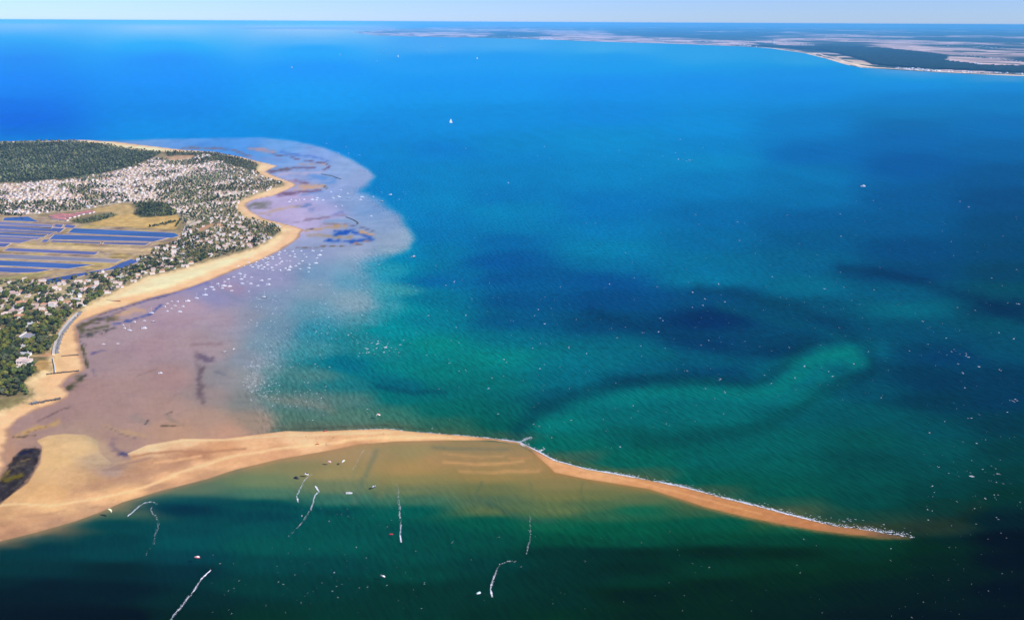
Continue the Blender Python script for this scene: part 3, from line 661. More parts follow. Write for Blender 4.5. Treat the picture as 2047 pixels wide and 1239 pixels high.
def land_rgb(X, Y, dsh, dsp, dveg):
    """sand, dune and island ground; dsh/dsp = metres inside the shoreline of island / spit, dveg = metres inside the vegetation line"""
    X, Y = X.ravel(), Y.ravel()
    n = fbm(X / 30, Y / 10, 4) - 0.5
    # island beach: wet edge, damp band, dry upper beach
    wet, damp, dry = np.array((178, 138, 112.)), np.array((240, 192, 142.)), np.array((255, 224, 176.))
    far = sstep(620, 420, Y)[:, None]
    damp = damp * (1 - far) + np.array((238, 196, 152.)) * far
    t1, t2 = sstep(1, 9, dsh + 8 * n)[:, None], sstep(22, 44, dsh + 22 * n)[:, None]
    B = wet + (damp - wet) * t1
    B = B + (dry - B) * t2
    B = B + 26 * n[:, None]
    S = F_L(X + 12 * (fbm(X / 60, Y / 14, 3) - 0.5), Y + 4 * (fbm(X / 60 + 8, Y / 14, 3) - 0.5))
    S = S + 22 * (fbm(X / 10, Y / 5, 4) - 0.5)[:, None] + 12 * (fbm(X / 45 + Y / 20, Y / 7, 3) - 0.5)[:, None]
    apply_strokes(S, X, Y, S_SAND, np.ones(X.shape), 1.5, 0.7)
    isp = (dsp > dsh)[:, None]
    C = np.where(isp, S, B) * np.array((1.0, 1.01, 1.0))
    # dune grass fringe then the plots, woods and fields
    G = np.zeros(C.shape) + np.array((150, 134, 98.))
    for poly, c in ((FOREST, (74, 82, 58)), (VILLAGE, (206, 188, 164)), (NORTHWOOD, (104, 100, 72)), (EASTVILLE, (176, 160, 132)), (COAST, (160, 144, 112)),
                    (LOWER, (128, 116, 80)), (MARSH, (178, 156, 124)), (BELT1, (88, 90, 62)), (BELT2, (110, 106, 76))):
        m = sstep(-1.5, 2, sdf(poly, X, Y, 1.6) + 4 * n)[:, None]
        G = G * (1 - m) + np.array(c, float) * m
    mm = sstep(-1.5, 2, sdf(MARSH, X, Y, 1.6)) * sstep(0.44, 0.62, fbm(X / 40 + 60, Y / 5, 4))
    G = G + mm[:, None] * np.array((-34, -34, -14.)) + (sstep(-1.5, 2, sdf(MARSH, X, Y, 1.6)) * sstep(0.5, 0.66, fbm(X / 60 + 10, Y / 4 + 30, 4)))[:, None] * np.array((16, 14, -22.))
    up = (sdf(LOWER, X, Y, 1.6) > 0) & (Y < 625)
    G = np.where(up[:, None], G + np.array((50, 46, 44)) * sstep(625, 600, Y)[:, None], G)
    for poly, c in FIELDS:
        m = sstep(-1, 1.5, sdf(poly, X, Y, 1.6) + 3 * n)[:, None]
        G = G * (1 - m) + np.array(c, float) * m
    G = G + 34 * (fbm(X / 9, Y / 4, 4) - 0.5)[:, None] + 18 * n[:, None]
    mk = np.ones(X.shape)
    apply_strokes(G, X, Y, [(P, w, .95, c) for P, w, c in ROADS], mk, 1.5, 0.25)
    t = sstep(-6, 10, dveg + 16 * (fbm(X / 6, Y / 4, 3) - 0.5))[:, None]
    t2 = sstep(-26, -2, dveg + 20 * (fbm(X / 8, Y / 5, 3) - 0.5))[:, None] * 0.55
    C = C * (1 - t2) + (C * 0.45 + np.array((190, 165, 112)) * 0.55) * t2
    return C * (1 - t) + G * t

# ------------------------------------------------------------------ water sheet (sea, bay and wet flats) with a fan-shaped lattice
M_WATER = water_mat()
M_SAND = attr_mat('sand', 0.95, 0.1, 0.05, 0.07, 0.5, 0.22, 0.5)
M_GROUND = attr_mat('island_ground', 0.95, 0.1, 0.06, 0.22, 0.3, 0.4, 0.35)

def build_water():
    ux = np.concatenate([np.linspace(-2600, -140, 60), np.arange(-120, 2170, 4.0), np.linspace(2190, 4600, 60)]) - PW / 2
    d = R_FAR
    v_edge = F_PX * math.tan(PITCH - math.atan(CAM_H / R_FAR))
    y0 = PH / 2 - v_edge
    ry = np.concatenate([np.arange(y0, 84, 1.5), np.arange(84, 300, 3.0), np.arange(300, 1262, 3.4), np.linspace(1275, 2900, 40)])
    U, V = np.meshgrid(ux, PH / 2 - ry, indexing='ij')
    dz, dy = -F_PX * sp + V * cp, F_PX * cp + V * sp
    t = -CAM_H / dz
    X, Y = U * t, dy * t
    X = np.clip(X, -215000, 215000)
    px, py = U * ca + V * sa + PW / 2, PH / 2 - (-U * sa + V * ca)
    C, wv = sea_rgb(px, py)
    A = water_base_col(C, px.ravel(), py.ravel())
    nx, ny = U.shape
    idx = np.arange(nx * ny).reshape(nx, ny)
    Q = np.stack([idx[:-1, 1:].ravel(), idx[1:, 1:].ravel(), idx[1:, :-1].ravel(), idx[:-1, :-1].ravel()], 1)
    Vv = np.stack([X.ravel(), Y.ravel(), np.zeros(X.size)], 1)
    # wet flats of the bay are their own piece of ground (same sheet, split along the tide line)
    ctr_x, ctr_y = px.ravel()[Q].mean(1), py.ravel()[Q].mean(1)
    tf = [(460,292),(540,288),(620,308),(662,330),(640,345),(690,358),(652,376),(600,395),(560,430),(690,428),(720,446),(752,466),(745,486),(580,497),(540,520),(470,560),(470,640),
          (455,720),(462,790),(520,835),(560,857),(440,880),(250,905),(230,930),(60,960),(-400,1200),(-400,300)]
    isf = inside(tf, ctr_x, ctr_y)
    for nm, k in (('water', ~isf), ('tidal_flat', isf)):
        q = Q[k]
        used, inv = np.unique(q, return_inverse=True)
        me = mesh_np(nm, Vv[used], inv.reshape(-1, 4), M_WATER, col=A[used], smooth=True, extra={'wave': wv[used]})
        tag(link(nm, me), 'sea water of the strait and the bay' if nm == 'water' else 'wet lilac tidal flats of the bay', None, None, 'structure')

LAND_K = np.array((0.96, 1.03, 1.25))     # light falling on level ground
W_SHORE, W_SPIT, W_VEG = to_ground(SHORE), to_ground(SPIT), to_ground(VEG)

def land_height(px, py, X, Y):
    n = fbm(X / 60, Y / 60, 3) - 0.5
    dsh, dsp, dv = sdf(W_SHORE, X, Y), sdf(W_SPIT, X, Y), sdf(W_VEG, X, Y)
    zsh = np.clip(dsh * 0.055, -1.5, 2.6) + 0.9 * sstep(-12, 18, dv)
    zsp = np.clip(dsp * 0.06, -1.5, 1.3) + 0.12 * n * sstep(4, 20, dsp)
    return np.maximum(zsh, zsp), dsh, dsp, dv

def build_land():
    gx = np.arange(-330, 1850, 3.5) - PW / 2
    gy = np.arange(274, 1200, 2.4)
    U, V = np.meshgrid(gx, PH / 2 - gy, indexing='ij')
    t = -CAM_H / (-F_PX * sp + V * cp)
    X, Y = U * t, (F_PX * cp + V * sp) * t
    px, py = U * ca + V * sa + PW / 2, PH / 2 - (-U * sa + V * ca)
    big = sdf(SHORE, px, py) > -14
    big |= sdf(SPIT, px, py) > -14
    nx, ny = U.shape
    idx = np.arange(nx * ny).reshape(nx, ny)
    Q = np.stack([idx[:-1, 1:].ravel(), idx[1:, 1:].ravel(), idx[1:, :-1].ravel(), idx[:-1, :-1].ravel()], 1)
    Q = Q[big.ravel()[Q].any(1)]
    used, inv = np.unique(Q, return_inverse=True)
    Q = inv.reshape(-1, 4)
    X, Y, px, py = X.ravel()[used], Y.ravel()[used], px.ravel()[used], py.ravel()[used]
    Z, dsh, dsp, dv = land_height(px, py, X, Y)
    keep = (Z[Q] > -0.12).any(1)
    Q = Q[keep]
    C = land_rgb(px, py, dsh, dsp, dv)
    Wc, _ = sea_rgb(px, py)
    t = sstep(-0.10, 0.14, Z)[:, None]
    A = (lin(np.clip(C, 0, 255)) / LAND_K) * t + water_base_col(Wc, px, py) * (1 - t)
    A = np.clip(A, 0.001, 0.9)
    V3 = np.stack([X, Y, Z], 1)
    isv = (dv[Q] > 0).mean(1) > 0.4
    issp = (dsp[Q] > dsh[Q]).mean(1) > 0.5
    for nm, k, mt, lab in (('ground', isv, M_GROUND, 'dry ground of the island behind the beach'), ('sand_spit', ~isv & issp, M_SAND, 'long curved spit of pale sand'),
                           ('beach', ~isv & ~issp, M_SAND, 'sandy beach along the edge of the island')):
        q = Q[k]
        u, iv = np.unique(q, return_inverse=True)
        me = mesh_np(nm, V3[u], iv.reshape(-1, 4), mt, col=A[u], smooth=True)
        tag(link(nm, me), lab, None, None, 'structure')

M_POND = None
def pond_mat():
    mt, N, L, b = new_mat('salt_pond_water')
    a = nd(N, 'ShaderNodeObjectInfo')
    g = nd(N, 'ShaderNodeNewGeometry')
    f = maprange(N, L, noise(N, L, mapped(N, L, g.outputs['Position'], 0.2, (160, 32, 1)), 1.0, 3.0), 0.3, 0.7, 0.72, 1.3)
    L.new(scale_col(N, L, a.outputs['Color'], f), b.inputs['Base Color'])
    b.inputs['Roughness'].default_value = 0.12
    b.inputs['IOR'].default_value = 1.33
    b.inputs['Specular IOR Level'].default_value = 0.08
    return mt

def build_ponds():
    mt = pond_mat()
    bank = flat_mat('dyke_earth', tuple(lin((204, 176, 146))), 0.95, 0.25, 0.05, 0.1)
    for P, c in PONDS:
        if P[0][0] <= 0.5:                       # ponds run on past the left edge of the view
            P = [((x - 150 if x <= 0.5 else x), (y - 5 if x <= 0.5 else y)) for x, y in P]
        z = 3.56
        yc = sum(q[1] for q in P) / len(P)
        P = [(x, yc + (y - yc) * (1.45 if yc < 482 else 1.15)) for x, y in P]
        pts_ = [at(x, y, z) for x, y in P]
        o = link('salt_pond', poly_mesh('salt_pond', [(x, y, z) for x, y in pts_], [list(range(len(P)))], mt))
        if o.data.polygons[0].normal.z < 0: o.data.flip_normals()
        o.color = (*(lin(c) / np.array((1.0, 1.05, 1.35))), 1)
        tag(o, 'shallow pool of the salt marsh between earth dykes', None, None, 'structure')
        # earth bank round the pool
        n = len(P)
        cx, cy = sum(p[0] for p in pts_) / n, sum(p[1] for p in pts_) / n
        V, Fc = [], []
        for i in range(n):
            p0, p1, p2 = Vector(pts_[i - 1]), Vector(pts_[i]), Vector(pts_[(i + 1) % n])
            e1, e2 = (p1 - p0).normalized(), (p2 - p1).normalized()
            nn = Vector((e1.y + e2.y, -e1.x - e2.x)).normalized()
            if nn.dot(p1 - Vector((cx, cy))) < 0: nn = -nn
            for off, zz in ((-0.3, 3.52), (0.6, 3.95), (1.6, 3.95), (2.4, 3.5)):
                q = p1 + nn * off
                V.append((q.x, q.y, zz))
        for i in range(n):
            j = (i + 1) % n
            for k in range(3):
                Fc.append((i * 4 + k, i * 4 + k + 1, j * 4 + k + 1, j * 4 + k))
        me = poly_mesh('dyke', V, Fc, bank)
        d = link('dyke', me)
        tag(d, 'low earth dyke round a salt pool', None, None, 'structure')

# ------------------------------------------------------------------ the mainland across the strait
COAST_FAR = [(2900,205),(2500,168),(2280,158),(2047,152.5),(1965,149.5),(1886,146),(1794,140.5),(1720,135.5),(1692,130),(1655,119),(1609,107),(1539,97),(1470,93),(1331,87.5),(1192,83.5),
 (1100,80),(1025,77.5),(869,74.5),(752,71.5),(725,68),(700,64.5)]
PINES_FAR = [(1480,91),(1560,92.5),(1640,93.5),(1750,95),(1830,103),(1900,112),(1890,122),(1960,131),(2047,134),(2300,140),(2500,146),(2500,160),(2280,151),(2047,147),(1886,140.5),(1790,135),(1745,131),(1728,123),(1690,112),(1640,102),(1570,97),(1500,93.5)]
def build_mainland():
    mt, N, L, b = new_mat('mainland_fields')
    a = nd(N, 'ShaderNodeAttribute', attribute_name='Col')
    g = nd(N, 'ShaderNodeNewGeometry')
    vo = nd(N, 'ShaderNodeTexVoronoi', feature='F1')
    vo.inputs['Scale'].default_value = 1.0
    L.new(mapped(N, L, g.outputs['Position'], 0.25, (420.0, 700.0, 1)), vo.inputs['Vector'])
    hs = nd(N, 'ShaderNodeSeparateColor')
    L.new(vo.outputs['Color'], hs.inputs[0])
    f = maprange(N, L, hs.outputs[0], 0, 1, 0.6, 1.35)
    mx = nd(N, 'ShaderNodeMix', data_type='RGBA')
    L.new(math2(N, L, 'GREATER_THAN', hs.outputs[1], 0.74), mx.inputs['Factor'])
    L.new(scale_col(N, L, a.outputs['Color'], f), mx.inputs['A'])
    mx.inputs['B'].default_value = (0.05, 0.075, 0.04, 1)
    L.new(mx.outputs['Result'], b.inputs['Base Color'])
    b.inputs['Roughness'].default_value = 0.95
    b.inputs['Specular IOR Level'].default_value = 0.05
    # lattice between the coast and the end of the sheet
    gx = np.concatenate([np.arange(640, 2200, 5.0), np.arange(2220, 3900, 60.0)]) - PW / 2
    y0 = PH / 2 - F_PX * math.tan(PITCH - math.atan(CAM_H / (R_FAR - 500)))
    gy = np.concatenate([np.arange(y0, 90, 0.6), np.arange(90, 215, 1.2)])
    U, V = np.meshgrid(gx, PH / 2 - gy, indexing='ij')
    t = -CAM_H / (-F_PX * sp + V * cp)
    X, Y = U * t, (F_PX * cp + V * sp) * t
    X = np.clip(X, -214000, 214000)
    px, py = U * ca + V * sa + PW / 2, PH / 2 - (-U * sa + V * ca)
    W = [at(x, y) for x, y in COAST_FAR]
    Wp = W + [(W[-1][0] + 2500, 139000), (220000, 139000), (220000, W[0][1])]
    dcoast = sdf(Wp, X, Y)
    Z = np.clip(dcoast * 0.02, -2, 4.0) + 14 * sstep(2500, 9000, dcoast) * fbm(X / 3000, Y / 3000, 3)
    n1, n2 = fbm(X / 900, Y / 1600, 4), fbm(X / 2600 + 7, Y / 5200, 3)
    field = lin((214, 180, 158)) * (0.75 + 0.6 * n1[..., None])
    wood = np.array((0.035, 0.055, 0.03)) * np.ones_like(field)
    depth = sstep(6000, 16000, dcoast)
    mw = sstep(0.47, 0.58, n2 + 0.22 * depth - 0.03)[..., None]
    C = field * (1 - mw) + wood * mw
    dpine = sdf(PINES_FAR, px, py, 2.0)
    C = np.where((dpine > 0)[..., None], np.array((0.03, 0.05, 0.028)), C)
    sandm = (sstep(240, 60, dcoast + 120 * (n1 - 0.5)) * sstep(1400, 1560, px))[..., None]
    sandm = np.maximum(sandm, (sstep(420, 260, dcoast) * sstep(1640, 1690, px) * sstep(1790, 1740, px))[..., None])
    C = C * (1 - sandm) + lin((250, 215, 165)) * sandm
    thin = (sstep(160, 40, dcoast) * sstep(1560, 1500, px) * 0.8)[..., None]
    C = C * (1 - thin) + lin((235, 215, 190)) * thin
    nx, ny = U.shape
    idx = np.arange(nx * ny).reshape(nx, ny)
    Q = np.stack([idx[:-1, 1:].ravel(), idx[1:, 1:].ravel(), idx[1:, :-1].ravel(), idx[:-1, :-1].ravel()], 1)
    Q = Q[(Z.ravel()[Q] > -0.5).any(1)]
    u, iv = np.unique(Q, return_inverse=True)
    me = mesh_np('mainland', np.stack([X.ravel(), Y.ravel(), Z.ravel()], 1)[u], iv.reshape(-1, 4), mt, col=C.reshape(-1, 3)[u], smooth=True)
    tag(link('mainland', me), 'low farmed mainland across the strait', None, None, 'structure')
    # pine wood behind the far beach: one broken canopy
    ins = (dpine > 0)
    Q = Q[ins.ravel()[Q].all(1)]
    u, iv = np.unique(Q, return_inverse=True)
    Xp, Yp = X.ravel()[u], Y.ravel()[u]
    zc = Z.ravel()[u] + 5 + 9 * rng.random(len(u)) + 6 * fbm(Xp / 300, Yp / 300, 3)
    mf = attr_mat('far_pines', 1.0, 0.02, 0.01, 0.3)
    cc = np.array((0.022, 0.040, 0.022)) * (0.7 + 0.6 * rng.random((len(u), 1)))
    me = mesh_np('far_pine_forest', np.stack([Xp, Yp, zc], 1), iv.reshape(-1, 4), mf, col=cc)
    tag(link('far_pine_forest', me), 'dark pine forest behind the far sandy beach of the mainland', None, None, 'stuff')
    # towns: small pale blocks along the far shore
    Vs, Fs, k = [], [], 0
    def block(x, y, z, w, d, h):
        nonlocal k
        for zz in (z, z + h):
            for sx, sy in ((-1, -1), (1, -1), (1, 1), (-1, 1)):
                Vs.append((x + sx * w / 2, y + sy * d / 2, zz))
        for f in ((4, 5, 6, 7), (0, 1, 5, 4), (1, 2, 6, 5), (2, 3, 7, 6), (3, 0, 4, 7)):
            Fs.append([k + q for q in f])
        k += 8
    for (x0, y0_, x1, y1_, n, s) in ((1080,78.5,1105,78.5,40,1.6),(1030,76,1200,80,80,1.0),(1470,91.2,1520,93.5,30,1.1),(1790,137.5,1880,143.5,70,0.9),(1880,143.5,2047,149,50,0.7),
                                     (1885,123,1965,130,60,0.8),(1540,86,1640,92,40,0.9),(1240,80,1470,86,90,1.0),(1840,88,2040,100,50,0.8),(1780,96,2047,125,60,0.7),(900,72,1080,76,50,1.2)):
        for _ in range(n):
            q = R.random()
            x, y = at(x0 + (x1 - x0) * q + R.gauss(0, 3), y0_ + (y1_ - y0_) * q + R.gauss(0, 0.8))
            w = s * R.uniform(12, 30)
            block(x, y, 3, w, w * R.uniform(.6, 1.2), s * R.uniform(5, 12))
    me = mesh_np('distant_houses', np.array(Vs), np.array(Fs), flat_mat('far_render', (0.78, 0.74, 0.68), 0.9))
    tag(link('distant_houses', me), 'pale houses of the seaside towns along the mainland shore', None, None, 'stuff')
    # water tower standing on the plain
    x, y = at(1545.5, 88.5)
    mw_ = flat_mat('pale_concrete', (0.74, 0.70, 0.64), 0.9)
    tw = empty('water_tower', (x, y, 3))
    tag(tw, 'tall pale water tower standing alone on the far plain', 'water tower')
    def lathe(prof, n=16):
        V, Fc = [], []
        for r, z in prof:
            for i in range(n):
                V.append((r * math.cos(6.2832 * i / n), r * math.sin(6.2832 * i / n), z))
        for j in range(len(prof) - 1):
            for i in range(n):
                Fc.append((j * n + i, j * n + (i + 1) % n, (j + 1) * n + (i + 1) % n, (j + 1) * n + i))
        Fc.append(tuple(range(n - 1, -1, -1)))
        Fc.append(tuple(range((len(prof) - 1) * n, len(prof) * n)))
        return V, Fc
    s = mpp(1545, 88) / 10
    V, Fc = lathe([(7 * s, 0), (6 * s, 42 * s), (6.5 * s, 44 * s)])
    link('shaft', poly_mesh('shaft', V, Fc, mw_), tw)
    V, Fc = lathe([(6.5 * s, 44.02 * s), (14 * s, 54 * s), (14 * s, 66 * s), (5 * s, 70 * s), (1 * s, 71 * s)])
    link('tank', poly_mesh('tank', V, Fc, mw_), tw)
    # low headland with a pale town on the horizon, far left
    P = [(480,58.2),(560,58.4),(640,59.2),(720,60),(790,61.5),(790,55.5),(700,55),(600,54.6),(520,55.8),(485,56.8)]
    V = [(*at(x, y), 12.0) for x, y in P]
    me = poly_mesh('headland', V, [list(range(len(V)))], flat_mat('pale_headland', (0.62, 0.56, 0.46), 0.9, 0.3, 0.0004))
    if me.polygons[0].normal.z < 0: me.flip_normals()
    tag(link('headland', me), 'low pale headland on the horizon', None, None, 'structure')

# ------------------------------------------------------------------ houses
M_WALL = [flat_mat('white_render', (0.78, 0.75, 0.69), 0.85, 0.10), flat_mat('cream_render', (0.70, 0.60, 0.49), 0.85, 0.10)]
ROOF_RGB = {'pale tiled': (0.66, 0.50, 0.40), 'pink tiled': (0.60, 0.40, 0.32), 'orange tiled': (0.54, 0.27, 0.14), 'light grey': (0.56, 0.53, 0.50)}
M_ROOF = {k: flat_mat(k.replace(' ', '_') + '_roof', v, 0.9, 0.16, 0.5) for k, v in ROOF_RGB.items()}
ROOF_KEYS = list(ROOF_RGB)
M_DARK = flat_mat('dark_opening', (0.05, 0.06, 0.07), 0.4)

def box_vf(x0, x1, y0, y1, z0, z1, V, Fc):
    k = len(V)
    for z in (z0, z1):
        V += [(x0, y0, z), (x1, y0, z), (x1, y1, z), (x0, y1, z)]
    Fc += [tuple(k + q for q in f) for f in ((3, 2, 1, 0), (4, 5, 6, 7), (0, 1, 5, 4), (1, 2, 6, 5), (2, 3, 7, 6), (3, 0, 4, 7))]

def gable_vf(x0, x1, y0, y1, z, h, V, Fc, o=0.35, th=0.25):
    """a tiled gable roof along x with eaves"""
    k = len(V)
    ym = (y0 + y1) / 2
    for x in (x0 - o, x1 + o):
        V += [(x, y0 - o, z - 0.12), (x, ym, z + h), (x, y1 + o, z - 0.12), (x, y1 + o, z - 0.12 - th), (x, y0 - o, z - 0.12 - th)]
    Fc += [(k, k + 5, k + 6, k + 1), (k + 1, k + 6, k + 7, k + 2), (k + 2, k + 7, k + 8, k + 3), (k + 3, k + 8, k + 9, k + 4), (k + 4, k + 9, k + 5, k),
           (k, k + 1, k + 2, k + 3, k + 4), (k + 5, k + 9, k + 8, k + 7, k + 6)]

HOUSE_PLANS = [  # list of wings (x0,x1,y0,y1,wall height,roof rise); chimney position
 ([(-6, 6, -3.6, 3.6, 3.2, 1.7)], (3, 1.2)),
 ([(-5, 5, -3.5, 3.5, 5.4, 1.7), (5.0, 9.5, -2.8, 2.8, 3.0, 1.3)], (-3, 1)),
 ([(-7, 7, -3.4, 3.4, 3.0, 1.6), (-7, -1.2, 3.4, 8.2, 2.8, 1.3)], (4, 1)),
 ([(-4.2, 4.2, -3.6, 3.6, 5.6, 1.8)], (2, 1.2)),
 ([(-8, 8, -3.2, 3.2, 2.9, 1.5), (2.0, 7.6, -8, -3.2, 2.8, 1.3)], (-5, 1)),
]
def house_geo(plan):
    wings, ch = HOUSE_PLANS[plan]
    wV, wF, rV, rF, cV, cF, oV, oF = [], [], [], [], [], [], [], []
    for (x0, x1, y0, y1, h, r) in wings:
        box_vf(x0, x1, y0, y1, -1.2, h, wV, wF)
        ym = (y0 + y1) / 2
        k = len(wV)                              # gable ends
        for x in (x0, x1):
            wV += [(x, y0, h), (x, y1, h), (x, ym, h + r - 0.12)]
        wF += [(k, k + 2, k + 1), (k + 3, k + 4, k + 5)]
        gable_vf(x0, x1, y0, y1, h, r, rV, rF)
    x0, x1, y0, y1, h, r = wings[0]
    box_vf(ch[0] - .45, ch[0] + .45, ch[1] - .35, ch[1] + .35, h + 0.3, h + r + 1.0, cV, cF)
    spots = [(xx, yy) for xx in np.linspace(x0 + 1.6, x1 - 1.6, 3) for yy in (y0, y1)]
    return (wV, wF), (rV, rF), (cV, cF), spots
HOUSE_GEO = [house_geo(i) for i in range(len(HOUSE_PLANS))]

# ------------------------------------------------------------------ tree crowns: clumps of leaf sprays round several boughs
def ico(sub):
    bm = bmesh.new()
    bmesh.ops.create_icosphere(bm, subdivisions=sub, radius=1.0)
    V = np.array([v.co[:] for v in bm.verts])
    Fc = np.array([[v.index for v in f.verts] for f in bm.faces])
    bm.free()
    return V, Fc
ICO1, ICO2 = ico(1), ico(2)

def crown_geo(seed, clumps, base, jit, flat=0.8, leaves=0):
    """unit-radius crown, several ragged clumps and loose leaf sprays; returns verts, tris"""
    g = np.random.default_rng(seed)
    Vs, Fs, k = [], [], 0
    for c in range(clumps):
        if clumps == 1: o, r = np.zeros(3), 1.0
        else:
            a = 6.2832 * (c / clumps + 0.12 * g.random())
            rr = 0.52 * g.random() ** 0.5 if c else 0
            o = np.array((rr * math.cos(a), rr * math.sin(a), (0.28 if c == 0 else g.uniform(-0.25, 0.22))))
            r = g.uniform(0.42, 0.62)
        V, Fc = base
        d = 1 + jit * (g.random((len(V), 1)) - 0.5) * 2
        Vs.append(V * d * r * np.array((1, 1, flat)) + o)
        Fs.append(Fc + k)
        k += len(V)
    for _ in range(leaves):                      # leaf sprays standing off the clumps
        n = g.normal(size=3); n /= np.linalg.norm(n); n[2] = abs(n[2]) * 0.9 - 0.2
        p = n * g.uniform(0.72, 1.02) * np.array((1, 1, 0.8))
        t = np.cross(n, g.normal(size=3)); t /= np.linalg.norm(t)
        b = np.cross(n, t) + 0.6 * n
        s = g.uniform(0.10, 0.20)
        Vs.append(np.array([p - t * s, p + t * s, p + b * s * 1.3, p - b * s * 0.8]))
        Fs.append(np.array([[k, k + 1, k + 2], [k + 1, k, k + 3]]))
        k += 4
    return np.concatenate(Vs), np.concatenate(Fs)

def leaf_mat(name):
    mt, N, L, b = new_mat(name)
    a = nd(N, 'ShaderNodeAttribute', attribute_name='Col')
    g = nd(N, 'ShaderNodeNewGeometry')
    f = maprange(N, L, noise(N, L, g.outputs['Position'], 0.6, 3.0, 0.7), 0.3, 0.7, 0.5, 1.5)
    L.new(scale_col(N, L, a.outputs['Color'], f), b.inputs['Base Color'])
    b.inputs['Roughness'].default_value = 0.8
    b.inputs['Specular IOR Level'].default_value = 0.15
    return mt
def leaf_mat_obj(name, rgb):
    mt, N, L, b = new_mat(name)
    g = nd(N, 'ShaderNodeNewGeometry')
    oi = nd(N, 'ShaderNodeObjectInfo')
    f = math2(N, L, 'MULTIPLY', maprange(N, L, noise(N, L, g.outputs['Position'], 0.6, 3.0, 0.7), 0.3, 0.7, 0.5, 1.5), maprange(N, L, oi.outputs['Random'], 0, 1, 0.65, 1.4))
    c = nd(N, 'ShaderNodeRGB')
    c.outputs[0].default_value = (*rgb, 1)
    L.new(scale_col(N, L, c.outputs[0], f), b.inputs['Base Color'])
    b.inputs['Roughness'].default_value = 0.8
    b.inputs['Specular IOR Level'].default_value = 0.15
    return mt
GREENS = {'olive green': (0.135, 0.135, 0.024), 'dark green': (0.034, 0.048, 0.018), 'mid green': (0.085, 0.108, 0.024), 'grey green': (0.085, 0.092, 0.045)}

class Scatter:
    def __init__(self, cell):
        self.c, self.g = cell, {}
    def ok(self, x, y, r):
        i, j = int(x // self.c), int(y // self.c)
        n = int(r // self.c) + 1
        for a in range(i - n, i + n + 1):
            for b in range(j - n, j + n + 1):
                for (u, v) in self.g.get((a, b), ()):
                    if (u - x) ** 2 + (v - y) ** 2 < r * r: return False
        return True
    def add(self, x, y):
        self.g.setdefault((int(x // self.c), int(y // self.c)), []).append((x, y))

def fill(poly, per_ha, xlim=-170):
    """random ground points inside a sight-line polygon"""
    P = [(max(x, xlim), y) for x, y in poly]
    W = np.array(to_ground(P))
    lo, hi = W.min(0), W.max(0)
    n = int((hi[0] - lo[0]) * (hi[1] - lo[1]) / 1e4 * per_ha)
    Xr, Yr = rng.uniform(lo[0], hi[0], n), rng.uniform(lo[1], hi[1], n)
    k = inside(W, Xr, Yr)
    return Xr[k], Yr[k]

PIXVEG = [p for p in VEG]
def in_open(x, y):
    """true where nothing is planted: fields, yards, pools, lanes"""
    px, py = proj(x, y, 3.5)
    px, py = np.atleast_1d(px), np.atleast_1d(py)
    r = np.zeros(px.shape, bool)
    for P, c in FIELDS: r |= sdf(P, px, py) > -1.5
    for P, c in PONDS: r |= sdf(P, px, py) > -2.5
    for P, w, c in ROADS: r |= seg_dist(P, px, py, False) < w + 0.6
    r |= sdf([(30,678),(54,664),(74,667),(66,678),(40,681)], px, py) > -1
    return r

